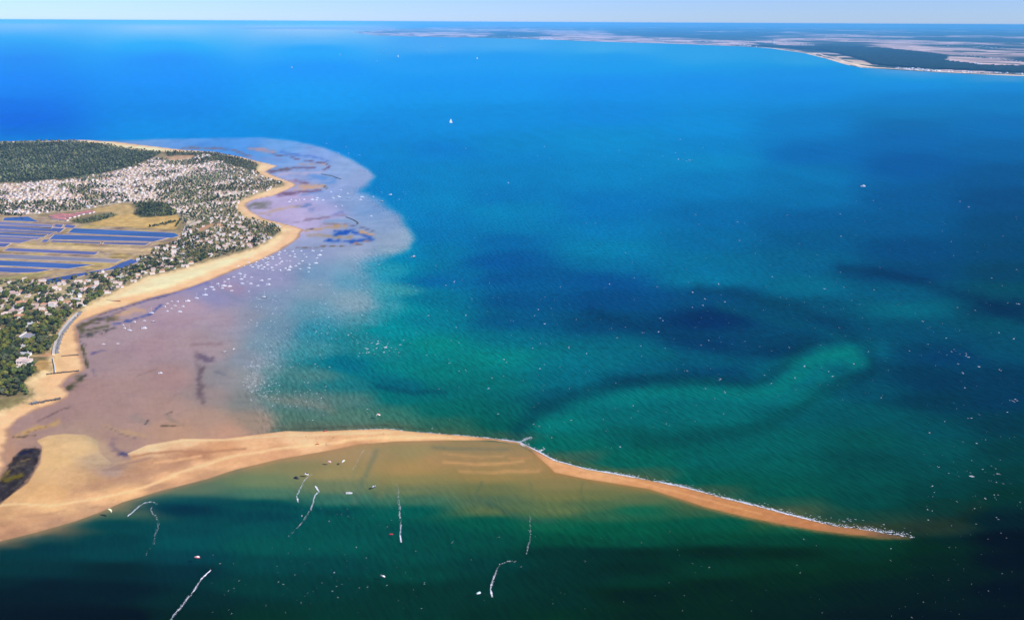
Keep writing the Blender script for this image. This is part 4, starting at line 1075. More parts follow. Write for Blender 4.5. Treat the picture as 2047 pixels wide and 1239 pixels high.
EAST_X = at(270, 390)[0] - 0.1 * at(270, 390)[1]
def place_all():
    """positions of houses and trees: (x, y, size, rot, kind...)"""
    hs, ts = [], []
    H, T = Scatter(14), Scatter(7)
    def houses(poly, per_ha, gap, lo_n=0.0, roofs=(5, 3, 1, 1), name='', graded=False):
        X, Y = fill(poly, per_ha)
        bad = in_open(X, Y)
        nz = fbm(X / 70, Y / 70, 3)
        for x, y, b, n in zip(X, Y, bad, nz):
            if b or n < lo_n + (0.07 if graded and x > EAST_X + 0.1 * y else 0) or not H.ok(x, y, gap): continue
            H.add(x, y)
            rot = 0.35 * math.sin(x / 160) + 0.5 * (n - 0.5) + R.choice((0, 0, math.pi / 2)) + R.gauss(0, 0.08)
            hs.append(dict(x=x, y=y, rot=rot, plan=R.randrange(5), s=R.uniform(.78, 1.15) * (0.76 if 'crowded' in name else (0.76 if 'lane' not in name else 0.84)), roof=R.choices(ROOF_KEYS, roofs)[0], wall=R.choices((0, 1), (4, 1))[0], zone=name))
    # hand-placed: notable houses seen among the trees
    for px, py, plan, s, rot, roof in ((42,608,2,1.15,.2,'orange tiled'),(47,608,0,.9,.3,'pink tiled'),(33,625,4,1.25,-.15,'pink tiled'),(42,635,0,1.3,.35,'orange tiled'),(15,631,2,1.1,.1,'pale tiled'),
                                       (50,725,2,1.3,.15,'pale tiled'),(54,729,1,1.0,-.2,'pale tiled'),(40,733,0,.9,.3,'pale tiled'),(52,711,0,1.1,-.1,'light grey'),(105,612,1,1.0,.1,'pale tiled'),
                                       (110,609,0,1.0,.2,'pink tiled'),(97,632,0,.8,.3,'pale tiled'),(88,625,0,.9,-.3,'orange tiled'),(60,652,0,1.2,.1,'light grey'),(72,651,0,1.,.4,'orange tiled'),(44,620,0,.8,1.3,'light grey'),
                                       (60,680,0,.7,.2,'orange tiled'),(42,695,0,.9,.1,'light grey'),(137,594,0,1.2,.2,'pale tiled'),(100,592,2,1.,.1,'pink tiled'),(48,585,0,1.0,.2,'orange tiled'),(30,590,2,1.1,.1,'pink tiled')):
        x, y = at(px, py, 3)
        H.add(x, y)
        hs.append(dict(x=x, y=y, rot=rot, plan=plan, s=s, roof=roof, wall=0, zone='among the pines behind the sea wall'))
    houses([p for p in LOWER if p[1] < 625] + [(120,625),(-200,640)], 60, 14.5, 0.0, (4, 3, 2, 1), 'in the lane by the marsh channel')
    houses([(-170,640),(110,640),(95,660),(60,700),(-170,720)], 7, 20, 0.0, (3, 2, 2, 1), 'among the pines behind the sea wall')
    houses(COAST, 60, 12.6, 0.42, (5, 3, 1, 2), 'between the beach dunes and the marsh')
    houses(EASTVILLE, 50, 15.0, 0.42, (5, 3, 1, 1), 'near the wooded point')
    houses(VILLAGE, 95, 11.2, 0.42, (6, 3, 1, 1), 'in the crowded village below the forest', True)
    houses([(240,345),(310,317),(420,316),(500,344),(440,350),(300,350)], 14, 16, 0.45, (5, 3, 1, 1), 'at the forest edge')
    def trees(poly, per_ha, gap, rlo, rhi, hi_n=1.0, clump=45.0, hgap=7.5, weights=(2, 3, 3, 2), name='', shared=False):
        X, Y = fill(poly, per_ha)
        bad = in_open(X, Y)
        nz = fbm(X / clump + 31, Y / clump + 5, 3)
        if shared: nz = np.minimum(nz + 0.07, fbm(X / 70, Y / 70, 3))
        for x, y, b, n in zip(X, Y, bad, nz):
            if b or n > hi_n + (0.07 if shared and x > EAST_X + 0.1 * y else 0) or not T.ok(x, y, gap) or not H.ok(x, y, hgap): continue
            T.add(x, y)
            ts.append(dict(x=x, y=y, r=R.uniform(rlo, rhi), rot=R.uniform(0, 6.28), g=R.choices(list(GREENS), weights)[0], zone=name))
    trees(LOWER, 300, 5.4, 3.0, 5.2, 0.62, 30, 8.0, (3, 2, 4, 2), 'in the wood behind the sea wall')
    trees([(-170,640),(120,630),(145,633),(123,656),(105,700),(70,714),(60,714),(46,740),(62,757),(49,770),(68,790),(60,798),(20,797),(-170,800)], 260, 5.2, 3.2, 5.4, 1.0, 30, 8.0, (4, 2, 4, 1), 'in the wood behind the sea wall')
    trees(COAST, 320, 5.0, 2.6, 5.0, 0.74, 40, 7.8, (2, 3, 3, 2), 'behind the long beach')
    trees([(489,437),(521,446),(557,455),(560,467),(538,484),(508,499),(500,478),(505,455)], 260, 5.5, 3.2, 5.5, 0.9, 40, 7.8, (1, 4, 3, 2), 'on the wooded point')
    trees(EASTVILLE, 300, 5.6, 2.6, 5.0, 0.50, 55, 7.0, (1, 4, 2, 2), '', True)
    trees(VILLAGE, 330, 5.6, 2.6, 5.6, 0.475, 55, 6.6, (1, 4, 2, 2), '', True)
    trees(NORTHWOOD, 240, 6.6, 3, 5.2, 0.75, 60, 8.0, (1, 4, 2, 2))
    trees(BELT1, 260, 6.0, 3.5, 5.5, 0.9, 60, 8.0, (1, 4, 2, 2))
    trees(BELT2, 260, 5.5, 2.2, 3.6, 0.8, 30, 6.0, (2, 2, 3, 3))
    trees(FOREST, 190, 6.4, 2.6, 6.6, 0.70, 60, 8.0, (2, 3, 3, 3))
    for row in ([(352,455),(362,440)], [(340,492),(372,480),(395,466)], [(360,496),(395,482),(412,470)], [(372,500),(420,486)], [(300,455),(330,449),(350,445)], [(322,530),(300,540),(265,548)],
                [(150,446),(200,441),(228,433)], [(0,428),(20,430),(45,432)]):
        for i in range(len(row) - 1):
            for q in np.linspace(0, 1, 26):
                px_, py_ = row[i][0] + (row[i + 1][0] - row[i][0]) * q + R.gauss(0, .8), row[i][1] + (row[i + 1][1] - row[i][1]) * q + R.gauss(0, .8)
                x, y = at(px_, py_, 3)
                if T.ok(x, y, 3.5):
                    T.add(x, y)
                    ts.append(dict(x=x, y=y, r=R.uniform(2.4, 4.2), rot=R.uniform(0, 6), g='dark green', zone='behind the long beach'))
    return hs, ts

def ground_z(xs, ys):
    xs, ys = np.asarray(xs, float), np.asarray(ys, float)
    return land_height(None, None, xs, ys)[0]

def in_view(x, y, m=2):
    px, py = proj(x, y, 3)
    return (px > -m) & (px < PW + m) & (py > 0) & (py < PH + m)

LABELLED = []
SHORT_ZONE = {'among the pines behind the sea wall': 'among sea wall pines', 'in the lane by the marsh channel': 'near the marsh channel', 'between the beach dunes and the marsh': 'between dunes and marsh', 'near the wooded point': 'near the wooded point', 'in the crowded village below the forest': 'in the crowded village'}
LABEL_ROOF = {'pale tiled': 'pale tiled roof', 'pink tiled': 'pinkish tiled roof', 'orange tiled': 'orange tiled roof', 'light grey': 'light grey roof'}

def build_houses(hs):
    X, Y = np.array([h['x'] for h in hs]), np.array([h['y'] for h in hs])
    Z = ground_z(X, Y)
    dist = np.hypot(np.hypot(X, Y), CAM_H)
    score = np.where(in_view(X, Y), dist, 1e9)
    order = np.argsort(score)
    big = set(int(i) for i in order[:260])
    cache = {}
    def meshes(plan, roof, wall):
        k = (plan, roof, wall)
        if k not in cache:
            w, r, c, o = HOUSE_GEO[plan]
            cache[k] = (poly_mesh('wall', *w, M_WALL[wall]), poly_mesh('roof', *r, M_ROOF[roof]), poly_mesh('chimney', *c, M_WALL[wall]), o)
        return cache[k]
    pV, pF = [], []
    box_vf(-.55, .55, -.05, .05, 0.3, 2.2, pV, pF)
    pane = poly_mesh('window', pV, pF, M_DARK)
    WV, WF, WI, k = [], [], [], 0
    for i, h in enumerate(hs):
        c, s = math.cos(h['rot']), math.sin(h['rot'])
        if i in big:
            mw, mr, mc, mo = meshes(h['plan'], h['roof'], h['wall'])
            e = empty('house', (h['x'], h['y'], Z[i]), h['rot'], h['s'])
            size = {0: 'small', 1: 'winged', 2: 'angled', 3: 'tall', 4: 'long'}[h['plan']]
            zone = h['zone']
            tag(e, f"{size} {'white' if h['wall'] == 0 else 'cream'} house with {h['roof']} roof {SHORT_ZONE.get(zone, zone)}", 'house', 'houses of the seaside village')
            LABELLED.append(e)
            link('wall', mw, e)
            rf = link('roof', mr, e)
            link('chimney', mc, rf)
            if dist[i] < 1380:
                for (wx, wy) in mo: link('window', pane, e, (wx, wy, 0))
        else:
            (wV, wF), (rV, rF), _, _ = HOUSE_GEO[h['plan']]
            for V, Fc, mi in ((wV, wF, h['wall']), (rV, rF, 2 + ROOF_KEYS.index(h['roof']))):
                A = np.array(V) * h['s']
                B = np.stack([A[:, 0] * c - A[:, 1] * s + h['x'], A[:, 0] * s + A[:, 1] * c + h['y'], A[:, 2] + Z[i]], 1)
                WV.append(B)
                for f in Fc:
                    for q in range(1, len(f) - 1):
                        WF.append((k + f[0], k + f[q], k + f[q + 1])); WI.append(mi)
                k += len(A)
    me = mesh_np('village_houses', np.concatenate(WV), np.array(WF), M_WALL + [M_ROOF[q] for q in ROOF_KEYS], WI)
    tag(link('village_houses', me), 'crowd of small white houses with tiled roofs in the farther village', None, None, 'stuff')

HOUSE_XY = []
def build_trees(ts):
    HOUSE_XY.extend((h['x'], h['y'], h['roof']) for h in HS)
    X, Y = np.array([t['x'] for t in ts]), np.array([t['y'] for t in ts])
    Z = ground_z(X, Y)
    dist = np.hypot(np.hypot(X, Y), CAM_H)
    RR = np.array([t['r'] for t in ts])
    score = np.where(in_view(X, Y), dist / RR, 1e9)
    order = np.argsort(score)
    big = set(int(i) for i in order[:290])
    bark = flat_mat('bark', (0.09, 0.065, 0.045), 0.95, 0.2)
    mats = {k: leaf_mat_obj(k.replace(' ', '_') + '_leaves', v) for k, v in GREENS.items()}
    cache = {}
    def crown_mesh(v, g):
        if (v, g) not in cache:
            V, Fc = crown_geo(100 + v, 7, ICO1, 0.30, 0.8, 60)
            cache[(v, g)] = mesh_np('crown', V, Fc, mats[g])
        return cache[(v, g)]
    def trunk():
        V, Fc = [], []
        def limb(p, q, r0, r1):
            k = len(V)
            for P, r in ((p, r0), (q, r1)):
                for i in range(6):
                    V.append((P[0] + r * math.cos(i * 1.0472), P[1] + r * math.sin(i * 1.0472), P[2]))
            for i in range(6):
                Fc.append((k + i, k + (i + 1) % 6, k + 6 + (i + 1) % 6, k + 6 + i))
        limb((0, 0, -.3), (0.03, 0, .55), .075, .055)
        limb((0.03, 0, .55), (.3, .12, 1.0), .05, .02)
        limb((0.03, 0, .55), (-.25, .2, 1.0), .045, .02)
        limb((0.03, 0, .55), (0, -.3, 1.05), .045, .02)
        return poly_mesh('trunk', V, Fc, bark)
    tm = trunk()
    far_geo = [crown_geo(200 + i, 2, ico(1), 0.32, 0.85) for i in range(6)]
    mid_geo = [crown_geo(300 + i, 4, ICO1, 0.30, 0.8, 14) for i in range(6)]
    small = [(V[:], Fc) for V, Fc in far_geo]
    CV, CF, CC, k = [], [], [], 0
    for i, t in enumerate(ts):
        r = t['r']
        gcol = np.array(GREENS[t['g']])
        if i in big:
            e = empty('tree', (t['x'], t['y'], Z[i]), t['rot'], r)
            px, py = proj(t['x'], t['y'], 3)
            near = [h for h in HOUSE_XY if (h[0] - t['x']) ** 2 + (h[1] - t['y']) ** 2 < 196]
            if near: where = f"beside {'an' if near[0][2][0] == 'o' else 'a'} {near[0][2]} roofed house"
            elif py > 740: where = 'in the wood at the near beach end'
            elif px > 92: where = 'at the seaward edge by the sea wall'
            elif py > 690: where = 'inland of the dry lawn'
            elif py > 655: where = 'around the grey paved court'
            elif py > 560: where = 'below the marsh channel'
            else: where = 'behind the long beach'
            size = 'very broad' if r > 4.9 else ('broad' if r > 4.4 else ('medium' if r > 3.8 else 'small'))
            tag(e, f"{size} {t['g']} tree {where}", 'tree', 'trees of the wooded shore')
            LABELLED.append(e)
            link('trunk', tm, e)
            cr = link('crown', crown_mesh(i % 5, t['g']), e)
            cr.location = (0, 0, 1.15)
        else:
            far = dist[i] > 1750
            V, Fc = (far_geo if far else mid_geo)[i % 6]
            c, s = math.cos(t['rot']), math.sin(t['rot'])
            A = V * r
            hh = 1.1 * r if not far else 0.95 * r
            CV.append(np.stack([A[:, 0] * c - A[:, 1] * s + t['x'], A[:, 0] * s + A[:, 1] * c + t['y'], A[:, 2] + Z[i] + hh], 1))
            CF.append(Fc + k)
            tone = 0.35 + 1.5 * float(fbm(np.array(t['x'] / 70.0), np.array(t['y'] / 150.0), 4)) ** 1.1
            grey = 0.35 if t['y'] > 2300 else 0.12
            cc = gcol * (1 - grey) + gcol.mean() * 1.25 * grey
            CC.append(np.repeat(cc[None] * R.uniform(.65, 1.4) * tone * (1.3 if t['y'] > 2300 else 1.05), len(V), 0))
            k += len(V)
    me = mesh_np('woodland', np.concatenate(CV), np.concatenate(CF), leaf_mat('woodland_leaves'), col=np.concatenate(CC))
    tag(link('woodland', me), 'far pine forest and the trees between the village houses', None, None, 'stuff')
    return len(ts), sum(len(f) for f in CF)

def build_red_barns():
    """the cluster of long red-roofed buildings at the edge of the marsh"""
    red = flat_mat('red_tile', (0.62, 0.24, 0.20), 0.9, 0.12)
    n = 0
    for px, py, L_, rot in ((108,435,26,-.5),(116,433.5,30,-.5),(124,432,30,-.5),(132,431,28,-.45),(112,439,24,-.4),(121,438,30,-.4),(131,436,32,-.4),(141,434,30,-.4),(150,432,26,-.35),(160,429,24,-.3),(128,441,26,-.4),(172,427,26,-.3),(181,425,22,-.3)):
        x, y = at(px, py, 3)
        wV, wF, rV, rF = [], [], [], []
        box_vf(-L_ / 2, L_ / 2, -3.4, 3.4, -0.8, 3.0, wV, wF)
        gable_vf(-L_ / 2, L_ / 2, -3.4, 3.4, 3.0, 1.7, rV, rF)
        e = empty('barn', (x, y, 3.4), rot)
        end = 'at the marsh end' if n in (0, 4, 10) else ('beside the golden field' if n > 8 else 'in the middle rows')
        tag(e, f"long low red roofed building {end} of the red cluster", 'barn', 'long red roofed buildings by the salt marsh')
        LABELLED.append(e)
        link('wall', poly_mesh('wall', wV, wF, M_WALL[0]), e)
        link('roof', poly_mesh('roof', rV, rF, red), e)
        n += 1

# ------------------------------------------------------------------ boats
M_GEL = flat_mat('white_gelcoat', (0.82, 0.82, 0.80), 0.3, 0.04, 1, 0.5)
M_DECK = flat_mat('cream_deck', (0.72, 0.68, 0.60), 0.6, 0.06)
M_NAVY = flat_mat('navy_hull', (0.03, 0.045, 0.09), 0.35, 0.1, 1, 0.5)
M_ALU = flat_mat('mast_alloy', (0.70, 0.70, 0.70), 0.4, 0.04, 1, 0.5)
M_ORN = flat_mat('tan_sailcloth', (0.60, 0.30, 0.14), 0.8, 0.1)
M_BLU = flat_mat('blue_cover', (0.06, 0.14, 0.36), 0.8, 0.1)
M_SAIL = flat_mat('white_sail', (0.84, 0.84, 0.82), 0.7, 0.03)
M_GLS = flat_mat('tinted_window', (0.03, 0.04, 0.05), 0.1, 0.05, 1, 0.6)
M_BLK = flat_mat('black_plastic', (0.02, 0.02, 0.022), 0.5, 0.1)

def hull_vf(L_, B, H, stern=0.78):
    st = [(-0.5, stern), (-0.3, 0.96), (0.0, 1.0), (0.25, 0.82), (0.42, 0.42), (0.5, 0.02)]
    V, Fc = [], []
    for u, w in st:
        sh = H * (1 + 0.28 * max(u, 0))
        V += [(u * L_, -B / 2 * w, sh), (u * L_ * .97, -B / 2 * w * .78, 0.0), (u * L_ * .9, 0, -0.35 * H), (u * L_ * .97, B / 2 * w * .78, 0.0), (u * L_, B / 2 * w, sh)]
    for i in range(len(st) - 1):
        for j in range(4):
            a, b = i * 5 + j, i * 5 + j + 1
            Fc.append((a, b, b + 5, a + 5))
    Fc.append((0, 4, 3, 2, 1))
    return V, Fc

def deck_vf(L_, B, H, stern=0.78):
    st = [(-0.5, stern), (-0.3, 0.96), (0.0, 1.0), (0.25, 0.82), (0.42, 0.42), (0.5, 0.02)]
    V, Fc = [], []
    for u, w in st:
        sh = H * (1 + 0.28 * max(u, 0)) - 0.04
        V += [(u * L_, -B / 2 * w * .97, sh), (u * L_, B / 2 * w * .97, sh)]
    for i in range(len(st) - 1):
        Fc.append((i * 2, i * 2 + 2, i * 2 + 3, i * 2 + 1))
    return V, Fc

def taper_box(x0, x1, w, z0, z1, k=0.8):
    return ([(x0, -w / 2, z0), (x1, -w / 2 * .85, z0), (x1, w / 2 * .85, z0), (x0, w / 2, z0),
             (x0 + .1, -w / 2 * k, z1), (x0 + (x1 - x0) * .86, -w / 2 * k * .85, z1), (x0 + (x1 - x0) * .86, w / 2 * k * .85, z1), (x0 + .1, w / 2 * k, z1)],
            [(3, 2, 1, 0), (4, 5, 6, 7), (0, 1, 5, 4), (1, 2, 6, 5), (2, 3, 7, 6), (3, 0, 4, 7)])

def tube_vf(p, q, r0, r1, n=6):
    p, q = Vector(p), Vector(q)
    d = (q - p).normalized()
    a = d.orthogonal().normalized()
    b = d.cross(a)
    V = [tuple(P + (a * math.cos(6.2832 * i / n) + b * math.sin(6.2832 * i / n)) * r) for P, r in ((p, r0), (q, r1)) for i in range(n)]
    Fc = [(i, (i + 1) % n, n + (i + 1) % n, n + i) for i in range(n)] + [tuple(range(n - 1, -1, -1)), tuple(range(n, 2 * n))]
    return V, Fc

BOAT_CACHE = {}
def boat_parts(kind):
    if kind in BOAT_CACHE: return BOAT_CACHE[kind]
    hullm = M_NAVY if 'dark' in kind else M_GEL
    P = []
    if kind.startswith('sail'):
        L_, B, H = 8.4, 2.9, 1.15
        P.append(('hull', poly_mesh('hull', *hull_vf(L_, B, H), hullm), None))
        P.append(('deck', poly_mesh('deck', *deck_vf(L_, B, H), M_GEL if 'dark' not in kind else M_DECK), None))
        P.append(('cabin', poly_mesh('cabin', *taper_box(-1.2, 2.2, 1.9, H - .02, H + .6), M_GEL), None))
        P.append(('mast', poly_mesh('mast', *tube_vf((0.8, 0, H), (0.75, 0, H + 10.2), .13, .10), M_ALU), None))
        if 'sailing' in kind:
            V = [(0.7, 0.05, H + 1.2), (-3.6, 0.75, H + 1.3), (-2.6, 0.75, H + 4.5), (-.9, .4, H + 8.2), (0.68, .05, H + 10), (0.68, .05, H + 5)]
            V += [(x, y + .05, z) for x, y, z in V]
            P.append(('mainsail', poly_mesh('mainsail', V, [(0, 1, 2, 3, 4, 5), (11, 10, 9, 8, 7, 6)], M_SAIL), None))
            V = [(0.95, 0.1, H + 8.6), (0.7, .9, H + 1.0), (4.1, .05, H + .7), (2.3, .55, H + 3.5)]
            V += [(x, y + .05, z) for x, y, z in V]
            P.append(('jib', poly_mesh('jib', V, [(0, 1, 3), (1, 2, 3), (0, 3, 2), (7, 5, 4), (7, 6, 5), (6, 7, 4)], M_SAIL), None))
        else:
            cov = M_ORN if 'tan' in kind else (M_BLU if 'blue' in kind else M_SAIL)
            P.append(('boom', poly_mesh('boom', *tube_vf((0.7, 0, H + 1.15), (-3.1, 0, H + 1.2), .26, .16), cov), None))
    else:
        L_, B, H = 6.6, 2.5, 0.95
        P.append(('hull', poly_mesh('hull', *hull_vf(L_, B, H, .9), hullm), None))
        P.append(('deck', poly_mesh('deck', *deck_vf(L_, B, H, .9), M_GEL if 'open' not in kind else M_DECK), None))
        if 'open' in kind:
            P.append(('console', poly_mesh('console', *taper_box(-.5, .5, 0.9, H - .05, H + .75), M_GEL), None))
        else:
            P.append(('cabin', poly_mesh('cabin', *taper_box(-.6, 1.9, 1.8, H - .05, H + 1.25), M_GEL), None))
            V, Fc = [], []
            for s in (-1, 1):
                k = len(V)
                V += [(-.3, s * .86, H + .55), (1.4, s * .76, H + .55), (1.3, s * .735, H + .95), (-.3, s * .81, H + .95)]
                Fc.append((k, k + 1, k + 2, k + 3))
            P.append(('window', poly_mesh('window', V, Fc, M_GLS), 'cabin'))
        V, Fc = taper_box(-3.75, -3.3, 0.5, 0.25, 1.45, .8)
        P.append(('outboard_motor', poly_mesh('outboard_motor', V, Fc, M_BLK), None))
    BOAT_CACHE[kind] = P
    return P

def boat(px, py, kind, label, group=None, s=1.0, rot=None, z=0.0, xy=None):
    x, y = xy or at(px, py)
    s *= 0.88
    e = empty('sailing_boat' if kind.startswith('sail') else 'motorboat', (x, y, z), rot if rot is not None else R.gauss(0.15, 0.28) + R.choice((0, 0, 0, math.pi)), s)
    tag(e, label, 'sailboat' if kind.startswith('sail') else 'motorboat', group)
    LABELLED.append(e)
    made = {}
    for nm, me, par in boat_parts(kind):
        made[nm] = link(nm, me, made[par] if par else e)
    return e

CLUSTER_A = [(1385,505),(1415,548),(1515,515),(1300,530),(1285,568),(1470,585),(1548,560),(1548,605),(1655,507),(1705,563),(1735,605),(1845,507),(1985,505),(1915,622),(1790,733),(1780,787),(1775,848),(1640,800),(1565,752),
 (1615,718),(1675,672),(1470,672),(1470,752),(1475,775),(1395,793),(1300,712),(1335,682),(1303,632),(1245,740),(1190,823),(1175,780),(1105,735),(1105,808),(1110,690),(1070,705),(1110,632),(1190,637),(1155,597),(1185,608),
 (1065,620),(1045,773),(1015,803),(1000,743),(955,760),(945,793),(860,770),(825,745),(795,700),(920,690),(910,730),(720,752),(625,755),(985,650)]
CLUSTER_B = [(735,900,0),(725,933,0),(840,937,0),(830,1043,0),(550,932,0),(460,970,0),(405,1010,0),(365,1118,0),(515,1157,0),(290,1047,0),(305,1080,0),(222,1140,0),(90,1130,0),(945,1075,0),(1130,968,0),
 (650,883,1),(675,970,1),(685,1043,1),(485,1088,1),(190,1103,1)]
CLUSTER_C = [(850,350),(940,353),(775,385),(732,438),(900,420),(1030,435),(840,467),(770,512)]
CLUSTER_D = [(335,820),(415,830),(470,820),(310,850),(555,812)]
CLUSTER_E = [(690,815),(760,820),(770,790),(865,825),(990,690),(1155,655),(1030,790),(1110,760),(1135,770),(1270,715),(1478,815),(1685,768),(1175,920),(1070,930)]

def build_boats():
    GA, GB, GE = 'boats moored off the long beach', 'boats lying on the lilac flats', 'boats moored in the northern bay'
    for i, (cx, cy) in enumerate(CLUSTER_A):
        px, py = 400 + cx / 8.188, 440 + cy / 8.188
        shore = np.interp(px, [478, 527, 566, 586], [537, 518, 498, 485])
        where = 'at the beach edge' if py - shore < 9 else ('on the crowd\'s seaward side' if px > 600 else 'amid the moored crowd')
        kind = ['motor', 'motor open', 'motor', 'sail'][i % 4]
        nm = {'motor': 'white cabin motorboat', 'motor open': 'small white open boat', 'sail': 'white bare masted sailboat'}[kind]
        boat(px, py, kind, f"{nm} {where}, below the wooded point", GA, R.uniform(.75, 1.05))
    boat(400 + 1955 / 8.188, 440 + 577 / 8.188, 'motor', 'largest white cabin motorboat at the outer edge of the moored crowd', None, 1.5, 0.3)
    boat(400 + 1895 / 8.188, 440 + 708 / 8.188, 'sail tan', 'sailing boat with tan sail cover, outermost of the moored crowd', None, 1.15, 0.1)
    boat(400 + 1450 / 8.188, 440 + 820 / 8.188, 'motor', 'large white cabin cruiser on the near edge of the moored crowd', None, 1.45, 0.2)
    boat(400 + 1305 / 8.188, 440 + 827 / 8.188, 'motor', 'white cabin cruiser lying left of the large near-edge cruiser', None, 1.3, -0.4)
    boat(400 + 1105 / 8.188, 440 + 660 / 8.188, 'motor open dark', 'dark hulled open boat in the middle of the moored crowd', None, 1.05, 0.0)
    boat(400 + 1020 / 8.188, 440 + 655 / 8.188, 'motor open', 'long narrow white boat lying beside the beach edge', None, 1.5, -0.5)
    for i, (cx, cy, m_) in enumerate(CLUSTER_B):
        px, py = 400 + cx / 8.188, 440 + cy / 8.188
        if m_: boat(px, py, 'sail', 'white sailing boat with tall bare mast on the pinkish flats', GB, R.uniform(.95, 1.15))
        else: boat(px, py, 'motor' if i % 2 else 'motor open', f"small white {'cabin' if i % 2 else 'open'} boat lying on the flats off the mid beach", GB, R.uniform(.85, 1.1))
    boat(400 + 390 / 8.188, 440 + 1080 / 8.188, 'sail', 'biggest white sailing yacht among the masts on the pink flats', None, 1.35, 0.1)
    boat(400 + 1005 / 8.188, 440 + 993 / 8.188, 'motor', 'stout white motorboat by itself right of the pink flats', None, 1.25, 0.05)
    boat(400 + 1115 / 8.188, 440 + 1058 / 8.188, 'motor', 'large white motorboat nearest the blue water off the flats', None, 1.45, 0.0)
    boat(528.5, 595, 'sail dark', 'dark hulled sailing yacht alone where flats meet turquoise water', None, 1.25, 0.1)
    boat(410, 590, 'sail blue', 'sailing yacht with blue sail cover at the left end of the mast row', None, 1.3, 0.05)
    boat(393, 596.5, 'sail', 'white sailing boat next left of the yacht with blue cover', None, 1.1, -0.2)
    for i, (cx, cy) in enumerate(CLUSTER_C):
        boat(240 + cx / 8.188, 560 + cy / 8.188, 'motor' if i % 2 else 'motor open', f"small white {'cabin' if i % 2 else 'open'} boat in the group of eight on bare flats", 'eight small boats on the bare flats', R.uniform(.85, 1.05), R.gauss(-.1, .3))
    boat(240 + 1108 / 8.188, 560 + 345 / 8.188, 'motor', 'white motor cruiser right of the group of eight small boats', None, 1.5, 0.15)
    boat(240 + 980 / 8.188, 560 + 520 / 8.188, 'sail', 'white sailing boat with bare mast below the group of eight', None, 1.0, 0.0)
    boat(240 + 515 / 8.188, 560 + 540 / 8.188, 'sail tan', 'sailing boat with tan sail cover at the end of the blue creek', None, 1.1, 0.0)
    boat(240 + 235 / 8.188, 560 + 688 / 8.188, 'motor', 'white motorboat beside the dark weed streaks', None, 1.0, -.3)
    boat(240 + 400 / 8.188, 560 + 665 / 8.188, 'motor open', 'small white open boat between creek and dark hull', None, 0.95, -.1)
    boat(240 + 55 / 8.188, 560 + 740 / 8.188, 'motor open', 'white open boat, upper of the pair next to weed bank', None, 1.05, -.7)
    boat(240 + 72 / 8.188, 560 + 790 / 8.188, 'motor', 'white cabin boat, lower of the pair next to weed bank', None, 1.0, -.3)
    boat(240 + 158 / 8.188, 560 + 825 / 8.188, 'sail', 'white sailing boat with mast nearest the sea wall beach', None, 1.05, -.25)
    boat(240 + 395 / 8.188, 560 + 790 / 8.188, 'motor', 'big white motor cruiser lying nearest the camera on the flats', None, 1.5, 0.05)
    boat(240 + 550 / 8.188, 560 + 682 / 8.188, 'motor open dark', 'black hulled open boat alone on the lilac flats', None, 1.15, 0.0)
    boat(240 + 1720 / 8.188, 560 + 1178 / 8.188, 'motor open dark', 'dark open boat at the flats edge beside purple weed', None, 1.15, 0.05)
    boat(240 + 1860 / 8.188, 560 + 1127 / 8.188, 'motor open', 'white dinghy at the flats edge above the dark open boat', None, .8, 1.2)
    boat(207, 688, 'motor open', 'small white boat on flats facing the sea wall, left one', None, .85, .1)
    boat(235.5, 687, 'motor open', 'small white boat on flats facing the sea wall, right one', None, .75, .1)
    boat(320.5, 746, 'motor', 'solitary white boat aground on the wide lilac flat', None, 1.0, .05)
    for i, (cx, cy) in enumerate(CLUSTER_D):
        boat(540 + cx / 8.188, 300 + cy / 8.188, 'motor', 'white motorboat in the tight row inside the northern bay', 'row of boats inside the northern bay', R.uniform(1.2, 1.5), R.gauss(0, .2))
    for i, (cx, cy) in enumerate(CLUSTER_E):
        boat(540 + cx / 8.188, 300 + cy / 8.188, 'motor' if i % 2 else 'sail', f"white {'motorboat' if i % 2 else 'sailing boat'} moored over the pale northern shoal", GE, R.uniform(1.0, 1.3), R.gauss(0, .3))
    boat(540 + 1285 / 8.188, 300 + 795 / 8.188, 'motor dark', 'dark hulled cabin boat over the pale northern shoal', None, 1.35, 0)
    boat(540 + 1500 / 8.188, 300 + 772 / 8.188, 'sail', 'tallest masted white yacht over the pale northern shoal', None, 1.4, 0)
    boat(540 + 1835 / 8.188, 300 + 845 / 8.188, 'motor open dark', 'dark open boat at the shoal edge by deep blue water', None, 1.6, 0)
    boat(540 + 1970 / 8.188, 300 + 733 / 8.188, 'motor', 'white motorboat in blue water just outside the pale shoal', None, 1.5, 0)
    boat(540 + 1650 / 8.188, 300 + 1085 / 8.188, 'motor', 'white motorboat over the shoal above the sandy islet', None, 1.2, 0)
    boat(826.5, 514, 'motor dark', 'dark hulled cabin boat in turquoise water off the shoal tip', None, 1.6, 0.1)
    boat(698, 986, 'motor open', 'white open motorboat floating in the shallow lagoon beside the spit', None, 1.15, 0.03)
    boat(1725, 373, 'motor', 'white motor yacht crossing the open dark blue strait', None, 2.6, 0.0)
    boat(901.5, 246, 'sail sailing', 'lone large sailing yacht under white sails in the blue strait', None, 2.0, 0.4)
    far = [(584,136.5),(754,123.5),(796,114),(858,107),(881,94),(954,118),(766,104),(680,111)]
    what = ['under full sail, leftmost and nearest of the distant fleet', 'under sail on the pale streak of far water', 'under sail in the middle of the distant fleet', 'under sail, brightest of the distant fleet',
            'under sail closest to the far coast', 'under sail, rightmost of the distant fleet', 'faint under sail behind the others of the distant fleet', 'under sail between the leftmost boat and the rest of the fleet']
    for (px, py), w in zip(far, what):
        boat(px, py, 'sail sailing', f"tiny white sailing boat {w}", 'distant sailing boats in the strait', mpp(px, py) * 0.36, R.uniform(-.5, .6))

